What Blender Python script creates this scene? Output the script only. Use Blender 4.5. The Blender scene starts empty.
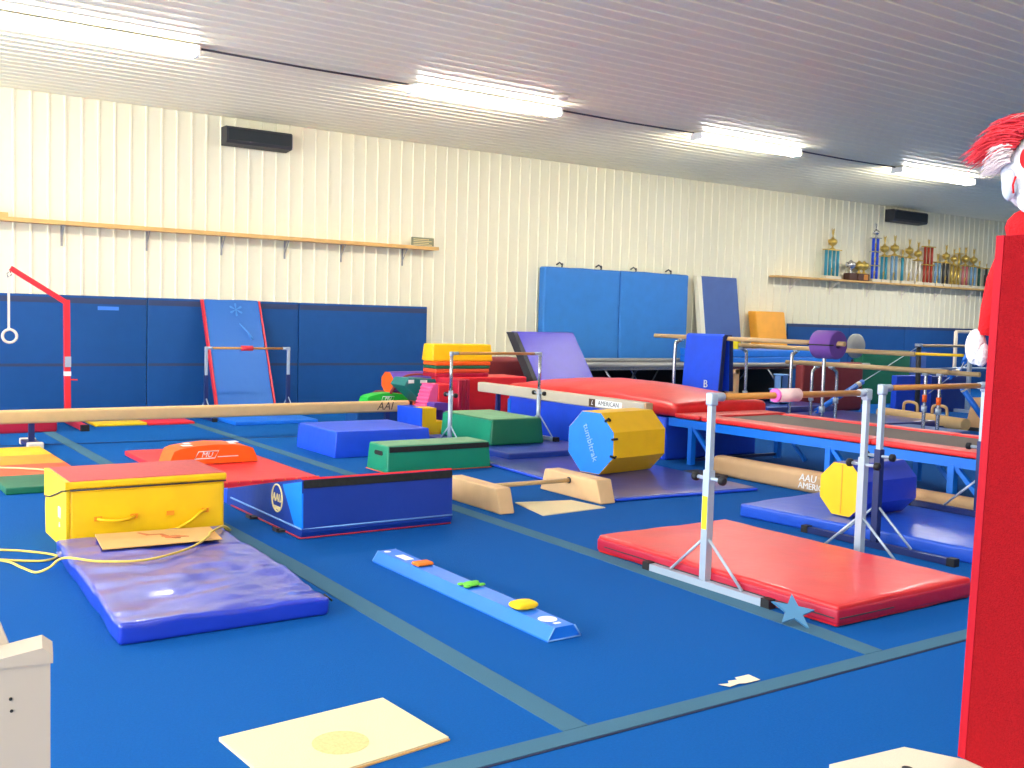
import bpy, bmesh, math, random
from mathutils import Vector, Matrix, noise
R = random.Random(7)
C = bpy.context.scene.collection
PI = math.pi

# ------------------------------------------------------------------ materials
def lin(c):
    return tuple(((v / 255) / 12.92 if v / 255 <= .04045 else ((v / 255 + .055) / 1.055) ** 2.4) for v in c)

def _new(name):
    m = bpy.data.materials.new(name); m.use_nodes = True
    nt = m.node_tree
    return m, nt, nt.nodes['Principled BSDF']

def mat(name, rgb, rough=.5, metal=0., spec=.5, var=.0, vscale=8., bump=0., bscale=10., coat=0., detail=3.):
    m, nt, b = _new(name)
    col = lin(rgb) + (1,)
    b.inputs['Base Color'].default_value = col
    b.inputs['Roughness'].default_value = rough
    b.inputs['Metallic'].default_value = metal
    b.inputs['Specular IOR Level'].default_value = spec
    if coat: b.inputs['Coat Weight'].default_value = coat
    if var or bump:
        tc = nt.nodes.new('ShaderNodeTexCoord')
    if var:
        n = nt.nodes.new('ShaderNodeTexNoise'); n.inputs['Scale'].default_value = vscale; n.inputs['Detail'].default_value = detail
        nt.links.new(tc.outputs['Object'], n.inputs['Vector'])
        mr = nt.nodes.new('ShaderNodeMapRange')
        mr.inputs['From Min'].default_value = .3; mr.inputs['From Max'].default_value = .7
        mr.inputs['To Min'].default_value = 1 - var; mr.inputs['To Max'].default_value = 1 + var
        nt.links.new(n.outputs['Fac'], mr.inputs['Value'])
        mx = nt.nodes.new('ShaderNodeMix'); mx.data_type = 'RGBA'; mx.blend_type = 'MULTIPLY'
        mx.inputs['Factor'].default_value = 1
        mx.inputs[6].default_value = col
        nt.links.new(mr.outputs['Result'], mx.inputs[7]); nt.links.new(mx.outputs[2], b.inputs['Base Color'])
    if bump:
        n2 = nt.nodes.new('ShaderNodeTexNoise'); n2.inputs['Scale'].default_value = bscale; n2.inputs['Detail'].default_value = detail
        nt.links.new(tc.outputs['Object'], n2.inputs['Vector'])
        bp = nt.nodes.new('ShaderNodeBump'); bp.inputs['Strength'].default_value = bump; bp.inputs['Distance'].default_value = .02
        nt.links.new(n2.outputs['Fac'], bp.inputs['Height']); nt.links.new(bp.outputs['Normal'], b.inputs['Normal'])
    return m

def vinyl(name, rgb, rough=.36, bump=.22, bscale=7., spec=.5, coat=0.):
    m = mat(name, rgb, rough=rough, spec=spec, var=.05, vscale=5., bump=bump, bscale=bscale, coat=coat)
    if coat: m.node_tree.nodes['Principled BSDF'].inputs['Coat Roughness'].default_value = .09
    return m

def carpet(name, rgb, var=.12, vscale=220., bump=.5, bscale=400.):
    m = mat(name, rgb, rough=.95, spec=.12, var=var, vscale=vscale, bump=bump, bscale=bscale)
    return m

def woodm(name, rgb, rough=.45, stretch=(1, 12, 12)):
    m, nt, b = _new(name)
    tc = nt.nodes.new('ShaderNodeTexCoord'); mp = nt.nodes.new('ShaderNodeMapping')
    mp.inputs['Scale'].default_value = stretch
    n = nt.nodes.new('ShaderNodeTexNoise'); n.inputs['Scale'].default_value = 4; n.inputs['Detail'].default_value = 5
    cr = nt.nodes.new('ShaderNodeValToRGB')
    a = lin(rgb); cr.color_ramp.elements[0].color = tuple(v * .8 for v in a) + (1,); cr.color_ramp.elements[1].color = tuple(min(1, v * 1.12) for v in a) + (1,)
    cr.color_ramp.elements[0].position = .3; cr.color_ramp.elements[1].position = .7
    nt.links.new(tc.outputs['Object'], mp.inputs['Vector']); nt.links.new(mp.outputs['Vector'], n.inputs['Vector'])
    nt.links.new(n.outputs['Fac'], cr.inputs['Fac']); nt.links.new(cr.outputs['Color'], b.inputs['Base Color'])
    b.inputs['Roughness'].default_value = rough
    return m

def emit(name, rgb, s):
    m, nt, b = _new(name)
    b.inputs['Base Color'].default_value = lin(rgb) + (1,)
    b.inputs['Emission Color'].default_value = lin(rgb) + (1,); b.inputs['Emission Strength'].default_value = s
    return m

M = dict(
    floor=carpet('blue_carpet', (8, 90, 170), var=.07, vscale=90),
    strip=carpet('grey_velcro', (74, 116, 142), var=.06),
    seam=mat('seam_dark', (12, 30, 70), .9),
    wall=mat('cream_siding', (242, 236, 208), .45, var=.02, vscale=.6),
    ceil=mat('white_liner_steel', (255, 248, 214), .42, var=.02, vscale=.5),
    pad=vinyl('wall_pad_blue', (14, 76, 142), .65, .06, 3., spec=.3),
    strap=mat('dark_strap', (48, 62, 100), .8),
    navyv=vinyl('navy_vinyl', (20, 56, 150), .42),
    blue=vinyl('royal_vinyl', (26, 80, 225), .38),
    purple=vinyl('violet_blue_vinyl', (30, 56, 185), .3, .25, 5., coat=.7),
    thin=vinyl('deep_blue_vinyl', (34, 56, 152), .3, .25, 5., coat=.5),
    sky=vinyl('sky_blue_vinyl', (16, 114, 226), .45, .1),
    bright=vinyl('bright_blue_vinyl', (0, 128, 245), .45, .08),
    bigm=vinyl('faded_blue_vinyl', (42, 122, 205), .6, .12, 4.),
    steelb=vinyl('slate_blue_vinyl', (58, 92, 160), .6, .1),
    red=vinyl('red_vinyl', (222, 36, 38), .4, .22, 5., coat=.12),
    redm=vinyl('scarlet_vinyl', (232, 40, 48), .4, .12),
    crim=vinyl('crimson_vinyl', (180, 18, 52), .45, .2),
    maroon=vinyl('maroon_vinyl', (136, 44, 46), .65, .15),
    salmon=mat('red_carpet_top', (205, 84, 82), .75, var=.06, vscale=30, bump=.15, bscale=80),
    yellow=vinyl('yellow_vinyl', (255, 198, 4), .42, .16),
    lemon=vinyl('lemon_vinyl', (244, 198, 0), .45, .12),
    gold=vinyl('gold_vinyl', (240, 165, 45), .55, .12),
    orange=vinyl('orange_vinyl', (252, 100, 14), .5, .08),
    dorange=vinyl('red_orange_vinyl', (236, 86, 44), .45, .1),
    lorange=vinyl('light_orange_vinyl', (250, 150, 20), .45, .1),
    green=vinyl('green_vinyl', (0, 138, 102), .45, .14),
    dgreen=vinyl('dark_green_vinyl', (4, 104, 74), .5, .2),
    lime=vinyl('bright_green_vinyl', (30, 195, 60), .45, .08),
    teal=vinyl('teal_vinyl', (14, 118, 118), .45, .08),
    pink=vinyl('pink_vinyl', (244, 92, 150), .5, .08),
    violet=vinyl('violet_vinyl', (98, 62, 165), .5, .08),
    foam=mat('purple_foam', (112, 72, 160), .8, bump=.1, bscale=60),
    mossy=mat('worn_green_top', (110, 160, 120), .65, var=.12, vscale=6),
    suede=mat('tan_suede', (214, 178, 124), .85, var=.04, vscale=9, bump=.08, bscale=60),
    suede2=mat('brown_suede', (196, 158, 116), .85, var=.1, vscale=2.5, bump=.08, bscale=60),
    greysuede=mat('grey_suede', (190, 180, 162), .85, var=.04, vscale=4),
    tan=carpet('cream_carpet', (246, 226, 182), var=.06, vscale=140),
    worn=carpet('worn_yellow_patch', (232, 210, 148), var=.1, vscale=90),
    cream=carpet('offwhite_carpet', (232, 224, 200), var=.05),
    card=mat('cardboard', (222, 170, 100), .8, var=.04, vscale=12),
    stain=mat('red_brown_stain', (205, 110, 50), .8),
    wood=mat('light_wood', (224, 182, 132), .6, var=.06, vscale=6),
    woodbar=woodm('varnished_rail', (196, 132, 56), .35, (1, 30, 30)),
    woodrail=woodm('pale_rail', (205, 172, 122), .45, (30, 1, 30)),
    shelf=woodm('pine_shelf', (226, 180, 108), .5),
    rail=mat('cream_paint', (196, 178, 160), .5),
    white=mat('white_paint', (228, 216, 200), .5),
    steel=mat('painted_grey_steel', (176, 190, 206), .4, .3),
    chrome=mat('chrome', (190, 192, 196), .25, .9),
    black=mat('black_rubber', (18, 18, 22), .6),
    dark=mat('dark_grey', (48, 50, 56), .6),
    speaker=mat('speaker_cloth', (40, 46, 50), .85, bump=.2, bscale=150),
    navy=mat('navy_paint', (26, 42, 100), .4),
    frame=mat('azure_paint', (0, 116, 232), .4),
    redp=mat('red_paint', (222, 40, 52), .4),
    mesh=mat('grey_brown_webbing', (98, 86, 80), .7, var=.08, vscale=40),
    tramp=mat('grey_bed', (150, 150, 148), .7),
    velcro=mat('black_velcro', (30, 30, 30), .95, var=.3, vscale=40),
    rope=mat('yellow_rope', (232, 202, 92), .7),
    beige=mat('beige_webbing', (226, 206, 150), .7),
    ink=mat('brown_ink', (72, 50, 34), .8),
    logo=mat('white_print', (238, 238, 236), .6),
    pale=mat('faded_print', (150, 190, 235), .6),
    yellowsticker=mat('yellow_sticker', (250, 232, 20), .5),
    lblue=mat('light_blue_plastic', (112, 160, 220), .5),
    rcarpet=carpet('red_carpet', (156, 18, 26), var=.14, vscale=120, bump=.6, bscale=220),
    rtrim=vinyl('bright_red_trim', (178, 10, 32), .6, .05, spec=.2),
    plushred=mat('red_plush', (226, 16, 26), .9, bump=.4, bscale=120),
    plushwhite=mat('white_plush', (236, 236, 240), .95, bump=.5, bscale=120),
    hair=mat('red_hair', (232, 52, 66), .7),
    hairpale=mat('pale_pink_hair', (246, 178, 172), .7),
    tube=emit('lit_tube', (255, 250, 240), 46.),
    fixture=mat('white_enamel', (240, 240, 238), .4),
    tgold=mat('trophy_gold', (216, 184, 92), .3, .6),
    tsilver=mat('trophy_silver', (206, 204, 200), .25, .8),
    marble=mat('cream_marble', (226, 216, 190), .4),
    tteal=mat('teal_column', (52, 150, 176), .3), tblue=mat('blue_column', (30, 78, 220), .3),
    tred=mat('red_column', (176, 62, 40), .3), tpink=mat('rose_column', (196, 110, 112), .3),
    tdark=mat('dark_column', (60, 60, 62), .35), tgreen=mat('green_column', (24, 78, 66), .35),
    tbrown=mat('walnut', (84, 48, 36), .5), tcopper=mat('copper_plate', (214, 140, 64), .35, .3),
    twhite=mat('white_column', (228, 220, 200), .35), tsky=mat('pale_blue_column', (120, 160, 190), .3),
    grain=mat('bean_orange', (246, 120, 24), .75), bgreen=mat('bean_green', (104, 200, 60), .75), byellow=mat('bean_yellow', (250, 200, 10), .75),
    star=mat('slate_star', (66, 128, 172), .55),
    foampink=mat('pale_pink_foam', (240, 200, 196), .8), hotpink=mat('hot_pink_edge', (240, 110, 200), .7),
    clear=mat('grey_fan_guard', (150, 152, 150), .5), sign=mat('grey_green_sign', (128, 130, 104), .6),
    sticker=mat('pale_blue_sticker', (62, 128, 226), .6), paper=mat('torn_paper', (238, 222, 190), .9),
    conduit=mat('dark_cable', (70, 66, 70), .6),
)

# ------------------------------------------------------------------ mesh building
class MB:
    def __init__(s): s.v = []; s.f = []; s.sm = []; s.mi = []
    def face(s, idx, smooth=False, mi=0): s.f.append(tuple(idx)); s.sm.append(smooth); s.mi.append(mi)
    def add(s, vs, fs, smooth=False, mi=0):
        o = len(s.v); s.v += [tuple(v) for v in vs]
        for f in fs: s.face([i + o for i in f], smooth, mi)
        return s
    def box(s, x0, x1, y0, y1, z0, z1, mi=0):
        vs = [(x, y, z) for z in (z0, z1) for y in (y0, y1) for x in (x0, x1)]
        return s.add(vs, [(0, 2, 3, 1), (4, 5, 7, 6), (0, 1, 5, 4), (2, 6, 7, 3), (0, 4, 6, 2), (1, 3, 7, 5)], False, mi)
    def rbox(s, x0, x1, y0, y1, z0, z1, r=.02, n=(2, 2, 2), fn=None, mi=0):
        lo = (x0, y0, z0); hi = (x1, y1, z1); ax = []
        for a in range(3):
            L = hi[a] - lo[a]; rr = min(r, L * .499)
            k = [0, rr * .3, rr * .7, rr]
            mid = [rr + (L - 2 * rr) * i / n[a] for i in range(1, n[a])]
            ax.append([lo[a] + q for q in k + mid] + [hi[a] - q for q in reversed(k)])
        d = {}; vs = []
        def vid(i, j, k):
            key = (i, j, k)
            if key not in d:
                p = Vector((ax[0][i], ax[1][j], ax[2][k])); q = Vector()
                for a in range(3):
                    rr = min(r, (hi[a] - lo[a]) * .499)
                    q[a] = min(max(p[a], lo[a] + rr), hi[a] - rr)
                e = p - q
                if e.length > 1e-9:
                    m = max(abs(e.x), abs(e.y), abs(e.z)); p = q + e / e.length * m
                d[key] = len(vs); vs.append(p)
            return d[key]
        N = [len(a) - 1 for a in ax]; fs = []
        for (a, b, c) in ((0, 1, 2), (1, 2, 0), (2, 0, 1)):
            for i in range(N[a]):
                for j in range(N[b]):
                    for e in (0, N[c]):
                        q = []
                        for (di, dj) in ((0, 0), (1, 0), (1, 1), (0, 1)):
                            t = [0, 0, 0]; t[a] = i + di; t[b] = j + dj; t[c] = e; q.append(vid(*t))
                        fs.append(q if e else q[::-1])
        if fn: vs = [fn(p.copy()) for p in vs]
        return s.add(vs, fs, True, mi)
    def prism(s, prof, axis, a0, a1, mi=0, smooth=False):
        """prof: list of 2-D points; axis 0: (y,z) along x, 1: (x,z) along y, 2: (x,y) along z"""
        n = len(prof); vs = []
        for a in (a0, a1):
            for (u, w) in prof:
                vs.append({0: (a, u, w), 1: (u, a, w), 2: (u, w, a)}[axis])
        fs = [tuple(range(n)), tuple(range(2 * n - 1, n - 1, -1))]
        o = len(s.v); s.v += vs
        for f in fs: s.face([i + o for i in f], False, mi)
        for i in range(n):
            j = (i + 1) % n; s.face([o + i, o + n + i, o + n + j, o + j], smooth, mi)
        return s
    def tube(s, pts, r, n=8, mi=0, cap=True, closed=False, smooth=True):
        pts = [Vector(p) for p in pts]; m = len(pts); o = len(s.v); up = None
        for i, p in enumerate(pts):
            if closed: t = pts[(i + 1) % m] - pts[i - 1]
            else: t = pts[min(i + 1, m - 1)] - pts[max(i - 1, 0)]
            t.normalize()
            if up is None:
                up = Vector((0, 0, 1)) if abs(t.z) < .9 else Vector((1, 0, 0))
            u = (up - t * up.dot(t)).normalized(); w = t.cross(u); up = u
            rr = r[i] if isinstance(r, (list, tuple)) else r
            for k in range(n):
                a = 2 * PI * k / n + PI / n
                s.v.append(tuple(p + (u * math.cos(a) + w * math.sin(a)) * rr))
        for i in range(m if closed else m - 1):
            i2 = (i + 1) % m
            for k in range(n):
                k2 = (k + 1) % n
                s.face([o + i * n + k, o + i * n + k2, o + i2 * n + k2, o + i2 * n + k], smooth, mi)
        if cap and not closed:
            s.face([o + k for k in range(n - 1, -1, -1)], False, mi); s.face([o + (m - 1) * n + k for k in range(n)], False, mi)
        return s
    def bar(s, p0, p1, w, h, mi=0, up=(0, 0, 1)):
        """rectangular bar from p0 to p1"""
        p0 = Vector(p0); p1 = Vector(p1); t = (p1 - p0).normalized(); up = Vector(up)
        if abs(t.dot(up)) > .95: up = Vector((0, 1, 0))
        u = t.cross(up).normalized(); q = u.cross(t)
        vs = [p + u * a * w / 2 + q * b * h / 2 for p in (p0, p1) for (a, b) in ((-1, -1), (1, -1), (1, 1), (-1, 1))]
        return s.add(vs, [(0, 1, 2, 3), (7, 6, 5, 4), (0, 4, 5, 1), (1, 5, 6, 2), (2, 6, 7, 3), (3, 7, 4, 0)], False, mi)
    def lathe(s, prof, c=(0, 0, 0), n=16, mi=0, axis=2, smooth=True):
        """prof: (radius, height) from bottom to top about a vertical axis (or x / y)"""
        o = len(s.v)
        for (r, h) in prof:
            for k in range(n):
                a = 2 * PI * k / n; u, w = r * math.cos(a), r * math.sin(a)
                p = {2: (u, w, h), 0: (h, u, w), 1: (u, h, w)}[axis]
                s.v.append((c[0] + p[0], c[1] + p[1], c[2] + p[2]))
        for i in range(len(prof) - 1):
            for k in range(n):
                k2 = (k + 1) % n
                s.face([o + i * n + k, o + i * n + k2, o + (i + 1) * n + k2, o + (i + 1) * n + k], smooth, mi)
        s.face([o + k for k in range(n - 1, -1, -1)], False, mi); s.face([o + (len(prof) - 1) * n + k for k in range(n)], False, mi)
        return s
    def ball(s, c, rx, ry=None, rz=None, n=14, m=9, mi=0, fn=None):
        ry = rx if ry is None else ry; rz = rx if rz is None else rz
        o = len(s.v); vs = []
        for i in range(m + 1):
            t = PI * i / m
            for k in range(n):
                a = 2 * PI * k / n
                p = Vector((c[0] + rx * math.sin(t) * math.cos(a), c[1] + ry * math.sin(t) * math.sin(a), c[2] - rz * math.cos(t)))
                vs.append(fn(p) if fn else p)
        s.v += [tuple(p) for p in vs]
        for i in range(m):
            for k in range(n):
                k2 = (k + 1) % n; s.face([o + i * n + k, o + i * n + k2, o + (i + 1) * n + k2, o + (i + 1) * n + k], True, mi)
        return s
    def text(s, txt, org, xd, yd, size, depth=.002, mi=0, shear=0., align='CENTER'):
        cu = bpy.data.curves.new('t', 'FONT'); cu.body = txt; cu.size = size; cu.extrude = depth; cu.shear = shear
        cu.align_x = align; cu.align_y = 'CENTER'; cu.resolution_u = 2
        ob = bpy.data.objects.new('t', cu); C.objects.link(ob)
        dg = bpy.context.evaluated_depsgraph_get()
        me = bpy.data.meshes.new_from_object(ob.evaluated_get(dg))
        X = Vector(xd).normalized(); Y = Vector(yd); Y = (Y - X * Y.dot(X)).normalized(); Z = X.cross(Y); O = Vector(org)
        vs = [O + X * v.co.x + Y * v.co.y + Z * v.co.z for v in me.vertices]
        s.add(vs, [tuple(p.vertices) for p in me.polygons], False, mi)
        bpy.data.objects.remove(ob); bpy.data.curves.remove(cu); bpy.data.meshes.remove(me)
        return s
    def map(s, fn): s.v = [tuple(fn(Vector(v))) for v in s.v]; return s

def wr(amp, freq=3., seed=0., z0=None):
    """vinyl wrinkle: soft noise pushed along z (and a little sideways), none at the floor"""
    def f(p):
        n = noise.noise(Vector((p.x * freq + seed, p.y * freq, p.z * freq * .5))) + .5 * noise.noise(Vector((p.x * freq * 2.3, p.y * freq * 2.3 + seed, 0)))
        k = 1. if z0 is None else min(1., max(0., (p.z - z0) / .05))
        p.z += n * amp * k; p.x += noise.noise(Vector((p.y * freq, p.z * 3, seed))) * amp * .6 * k; p.y += noise.noise(Vector((p.x * freq, seed, p.z * 3))) * amp * .6 * k
        return p
    return f

def taper(x0, x1, y0, y1, z0, z1, kx, ky, then=None):
    cx, cy = (x0 + x1) / 2, (y0 + y1) / 2
    def f(p):
        t = (p.z - z0) / (z1 - z0)
        p.x = cx + (p.x - cx) * (1 + (kx - 1) * t); p.y = cy + (p.y - cy) * (1 + (ky - 1) * t)
        return then(p) if then else p
    return f

def rotxy(a, ox, oy):
    ca, sa = math.cos(a), math.sin(a); return lambda p: Vector((ox + p.x * ca - p.y * sa, oy + p.x * sa + p.y * ca, p.z))
OFF = {}
def mesh_obj(name, mb, mats, parent=None):
    if not isinstance(mats, (list, tuple)): mats = [mats]
    off = Vector((0, 0, 0)); top = parent
    while top is not None and top.parent is not None: top = top.parent
    if top is not None: off = OFF.get(top.name, off)
    me = bpy.data.meshes.new(name)
    me.from_pydata([tuple(Vector(v) - off) for v in mb.v], [], mb.f)
    for m in mats: me.materials.append(m)
    me.polygons.foreach_set('use_smooth', mb.sm); me.polygons.foreach_set('material_index', mb.mi)
    me.update()
    bm = bmesh.new(); bm.from_mesh(me); bmesh.ops.recalc_face_normals(bm, faces=bm.faces); bm.to_mesh(me); bm.free()
    o = bpy.data.objects.new(name, me); C.objects.link(o)
    if parent is not None: o.parent = parent
    return o

def tag(o, label, cat, group=None):
    o['label'] = label; o['category'] = cat
    if group: o['group'] = group
    return o

def thing(name, label, cat, loc=(0, 0, 0), group=None):
    o = bpy.data.objects.new(name, None); C.objects.link(o); o.empty_display_size = .1
    o.location = loc; OFF[o.name] = Vector(loc)
    return tag(o, label, cat, group)

def solo(name, mb, mats, label, cat, group=None):
    """a thing that is one mesh: origin at its base centre"""
    xs = [v[0] for v in mb.v]; ys = [v[1] for v in mb.v]; zs = [v[2] for v in mb.v]
    c = Vector(((min(xs) + max(xs)) / 2, (min(ys) + max(ys)) / 2, min(zs)))
    mb.v = [tuple(Vector(v) - c) for v in mb.v]
    o = mesh_obj(name, mb, mats); o.location = c
    return tag(o, label, cat, group)

def part(name, mb, mats, parent, label=None):
    o = mesh_obj(name, mb, mats, parent)
    if label: o['label'] = label
    return o

def struct(name, mb, mats):
    o = mesh_obj(name, mb, mats); o['kind'] = 'structure'; return o

def copy_tree(o, parent=None):
    c = o.copy(); C.objects.link(c); c.parent = parent
    for ch in o.children: copy_tree(ch, c)
    return c

# ------------------------------------------------------------------ the setting
WALL_Y = 16.2; CEIL = 4.6; RIGHT = 30.
def ribs(a0, a1, step=.2286, minor=(.11, .165)):
    out = []; a = a0
    while a < a1:
        out += [(a, 0), (a + .008, .02), (a + .034, .02), (a + .042, 0)]
        for q in minor: out += [(a + q - .01, 0), (a + q - .004, .003), (a + q + .004, .003), (a + q + .01, 0)]
        a += step
    out.append((a1, 0)); return out
f = MB(); f.add([(-5.5, -3, 0), (RIGHT, -3, 0), (RIGHT, WALL_Y + .1, 0), (-5.5, WALL_Y + .1, 0)], [(0, 1, 2, 3)]); struct('floor', f, M['floor'])
for i, pg in enumerate(([(2.425, 3.105), (2.545, 3.105), (2.61, 6), (2.63, 15.4), (2.49, 15.4), (2.475, 6)], [(4.28, 3.105), (4.41, 3.105), (4.45, 3.5), (4.52, 5.3), (4.55, 7.3), (4.55, 15.4), (4.42, 15.4), (4.41, 7.3), (4.385, 5.3), (4.31, 3.5)], [(-4, 3), (14, 3), (14, 3.1), (-4, 3.1)])):
    struct('trim_%d' % (i + 1), MB().prism(pg, 2, .0005, .0045), M['strip'])
struct('trim_4', MB().box(-4, 14, 2.985, 2.997, .0005, .003), M['seam'])
struct('trim_5', MB().prism([(-2, 13.1), (9, 11.98), (9, 12.01), (-2, 13.13)], 2, .0005, .003), M['seam'])
w = MB(); pr = ribs(-5.5, RIGHT, minor=())
n = len(pr)
w.v = [(x, WALL_Y - d, z) for z in (0, CEIL + .05) for (x, d) in pr]
for i in range(n - 1): w.face([i, i + 1, n + i + 1, n + i])
struct('wall_back', w, M['wall'])
c = MB(); pr = ribs(-3, WALL_Y + .1); n = len(pr)
c.v = [(x, y, CEIL - d * .6) for x in (-5.5, RIGHT) for (y, d) in pr]
for i in range(n - 1): c.face([i, i + 1, n + i + 1, n + i])
struct('ceiling', c, M['ceil'])
f = MB(); pr = ribs(-5.5, RIGHT, minor=()); n = len(pr); f.v = [(x, -3 + d, z) for z in (0, CEIL + .05) for (x, d) in pr]
for i in range(n - 1): f.face([i, i + 1, n + i + 1, n + i])
struct('wall_front', f, M['wall'])
struct('wall_right', MB().box(RIGHT, RIGHT + .1, -3, WALL_Y + .1, 0, CEIL + .05), M['wall'])

# ceiling lights
def light_fixture(cx, label):
    t = thing('ceiling_light', label, 'ceiling light', (cx, 12.1, CEIL - .02), 'fluorescent ceiling lights')
    x0, x1, y = cx - 1.19, cx + 1.19, 12.1
    part('housing', MB().prism([(y - .13, CEIL - .021), (y + .13, CEIL - .021), (y + .1, CEIL - .055), (y - .1, CEIL - .055)], 0, x0, x1), M['fixture'], t)
    for s in (-1, 1):
        part('tube', MB().tube([(x0 + .03, y + s * .065, CEIL - .09), (x1 - .03, y + s * .065, CEIL - .09)], .034, 10), M['tube'], t)
    for x in (x0, x1 - .03):
        part('end_cap', MB().box(x, x + .03, y - .12, y + .12, CEIL - .13, CEIL - .056), M['fixture'], t)
LX = (2.62, 7.80, 12.9, 18.05)
for cx, lb in zip(LX, ('twin tube ceiling light at the far left cut by the frame', 'twin tube ceiling light beside the white smoke detector',
                       'twin tube ceiling light above the blue mats on the wall', 'twin tube ceiling light nearest the plush with red hair')):
    light_fixture(cx, lb)
for i, lb in enumerate(('dark cable on ceiling between the two lights at left', 'dark cable on ceiling running from smoke detector to next light', 'dark cable on ceiling between the two rightmost lights')):
    a, b = LX[i] + 1.24, LX[i + 1] - 1.24
    solo('ceiling_cable', MB().tube([(a, 12.1, CEIL - .03), ((a + b) / 2, 12.13, CEIL - .034), (b, 12.1, CEIL - .03)], .013, 6), M['conduit'], lb, 'cable', 'cables between the ceiling lights')
t = thing('smoke_detector', 'small white round smoke detector on the ceiling', 'smoke detector', (8.5, 11.37, CEIL - .02))
part('housing', MB().lathe([(.05, -.075), (.085, -.06), (.095, -.02)], (8.5, 11.37, CEIL), 16), M['white'], t)
part('base', MB().lathe([(.11, -.03), (.115, -.02)], (8.5, 11.37, CEIL), 16), M['white'], t)

# wall pads, left
pads = [(-3.6, -.55, 'x'), (-.54, 1.9, 'blue wall pad at the left frame edge behind the hanging ring'), (1.91, 4.35, 'blue wall pad with small pale blue sticker behind red ring stand'),
        (4.36, 6.79, 'blue wall pad behind the leaning incline mat'), (6.8, 9.22, 'blue wall pad at the right end of the left row')]
for x0, x1, lb in pads[1:]:
    t = thing('wall_pad', lb, 'wall pad', ((x0 + x1) / 2, WALL_Y - .07, .02), 'blue pads along the left wall')
    part('panel', MB().rbox(x0, x1, WALL_Y - .075, WALL_Y - .022, .02, 1.735, .012), M['pad'], t)
    part('strap', MB().box(x0 + .01, x1 - .01, WALL_Y - .079, WALL_Y - .074, .70, .74), M['strap'], t, 'dark strap across the pad')
    part('top_hem', MB().box(x0 + .01, x1 - .01, WALL_Y - .079, WALL_Y - .074, 1.62, 1.70), M['strap'], t, 'dark hem along the top')
    if x0 == 1.91: part('sticker', MB().box(3.64, 3.94, WALL_Y - .081, WALL_Y - .075, 1.53, 1.585), M['sticker'], t, 'pale blue sticker')
# wall pads, right (mounted higher on the wall, behind the stored mats)
for k in range(4):
    x0, x1 = 18.75 + k * 2.2, 18.75 + k * 2.2 + 2.19
    t = thing('wall_pad', 'dark blue wall pad below the trophy shelf, ' + ('next to the yellow leaning mat', 'second from the yellow leaning mat', 'third from the yellow leaning mat', 'nearest the red panel')[k], 'wall pad', ((x0 + x1) / 2, WALL_Y - .07, 0), 'blue pads along the right wall')
    part('panel', MB().rbox(x0, x1, WALL_Y - .075, WALL_Y - .022, .0, 1.63, .012), M['pad'], t)
    part('top_hem', MB().box(x0, x1, WALL_Y - .079, WALL_Y - .074, 1.56, 1.62), M['strap'], t)
    g = MB()
    for q in range(5): g.ball((x0 + .2 + q * .44, WALL_Y - .05, 1.645), .016, n=8, m=5)
    part('grommets', g, M['white'], t)

# left shelf with brackets
t = thing('wall_shelf', 'long narrow pine shelf high on the cream wall', 'shelf', (5, WALL_Y - .1, 2.72))
part('board', MB().box(-.5, 9.33, 15.95, WALL_Y - .022, 2.733, 2.79), M['shelf'], t)
for x in (3.15, 4.35, 5.5, 6.55, 7.55, 8.72):
    b = MB(); b.bar((x, WALL_Y - .03, 2.44), (x, WALL_Y - .03, 2.733), .03, .006, up=(0, 1, 0)); b.bar((x, 15.97, 2.729), (x, WALL_Y - .024, 2.729), .03, .006); b.bar((x, 16.0, 2.72), (x, WALL_Y - .03, 2.52), .012, .012)
    part('bracket', b, M['tramp'], t)
solo('wooden_plank', MB().box(.3, 2.42, 15.97, 16.05, 2.792, 2.85), M['shelf'], 'short wooden plank lying on the left end of the long wall shelf', 'plank')
t = thing('desk_sign', 'small grey sign standing at the right end of wall shelf', 'sign', (9.05, 16.05, 2.776))
part('plate', MB().box(8.83, 9.28, 16.05, 16.062, 2.8, 2.945), M['sign'], t)
tx = MB(); tx.text('GYM', (9.06, 16.047, 2.88), (1, 0, 0), (0, 0, 1), .07, .001)
for k in range(2): tx.box(8.87, 9.24, 16.046, 16.049, 2.805 + k * .025, 2.815 + k * .025)
tx2 = MB()
for k in range(4): tx2.box(8.87, 9.24 - .06 * (k % 2), 16.046, 16.0495, 2.815 + k * .03, 2.827 + k * .03)
part('lettering', tx2, M['beige'], t)
part('stand', MB().box(8.81, 9.3, 16.02, 16.1, 2.791, 2.8), M['white'], t)

# wall speakers
def wall_speaker(x0, x1, z0, z1, label):
    t = thing('wall_speaker', label, 'speaker', ((x0 + x1) / 2, 16.0, z0), 'black speakers under the ceiling')
    part('cabinet', MB().prism([(15.9, z0 + .02), (15.88, z0 + .06), (15.88, z1 - .03), (15.92, z1), (16.14, z1), (16.14, z0)], 0, x0, x1), M['dark'], t)
    part('grille', MB().box(x0 + .03, x1 - .03, 15.868, 15.88, z0 + .07, z1 - .04), M['speaker'], t)
    part('bracket', MB().box(x1 + .005, x1 + .08, 16.04, 16.178, z0 + .05, z1 - .02), M['white'], t)
wall_speaker(5.47, 6.54, 4.14, 4.42, 'black box speaker high on the wall above the pine shelf')
wall_speaker(22.12, 23.5, 4.2, 4.5, 'black box speaker high on the wall above the trophies')

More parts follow.
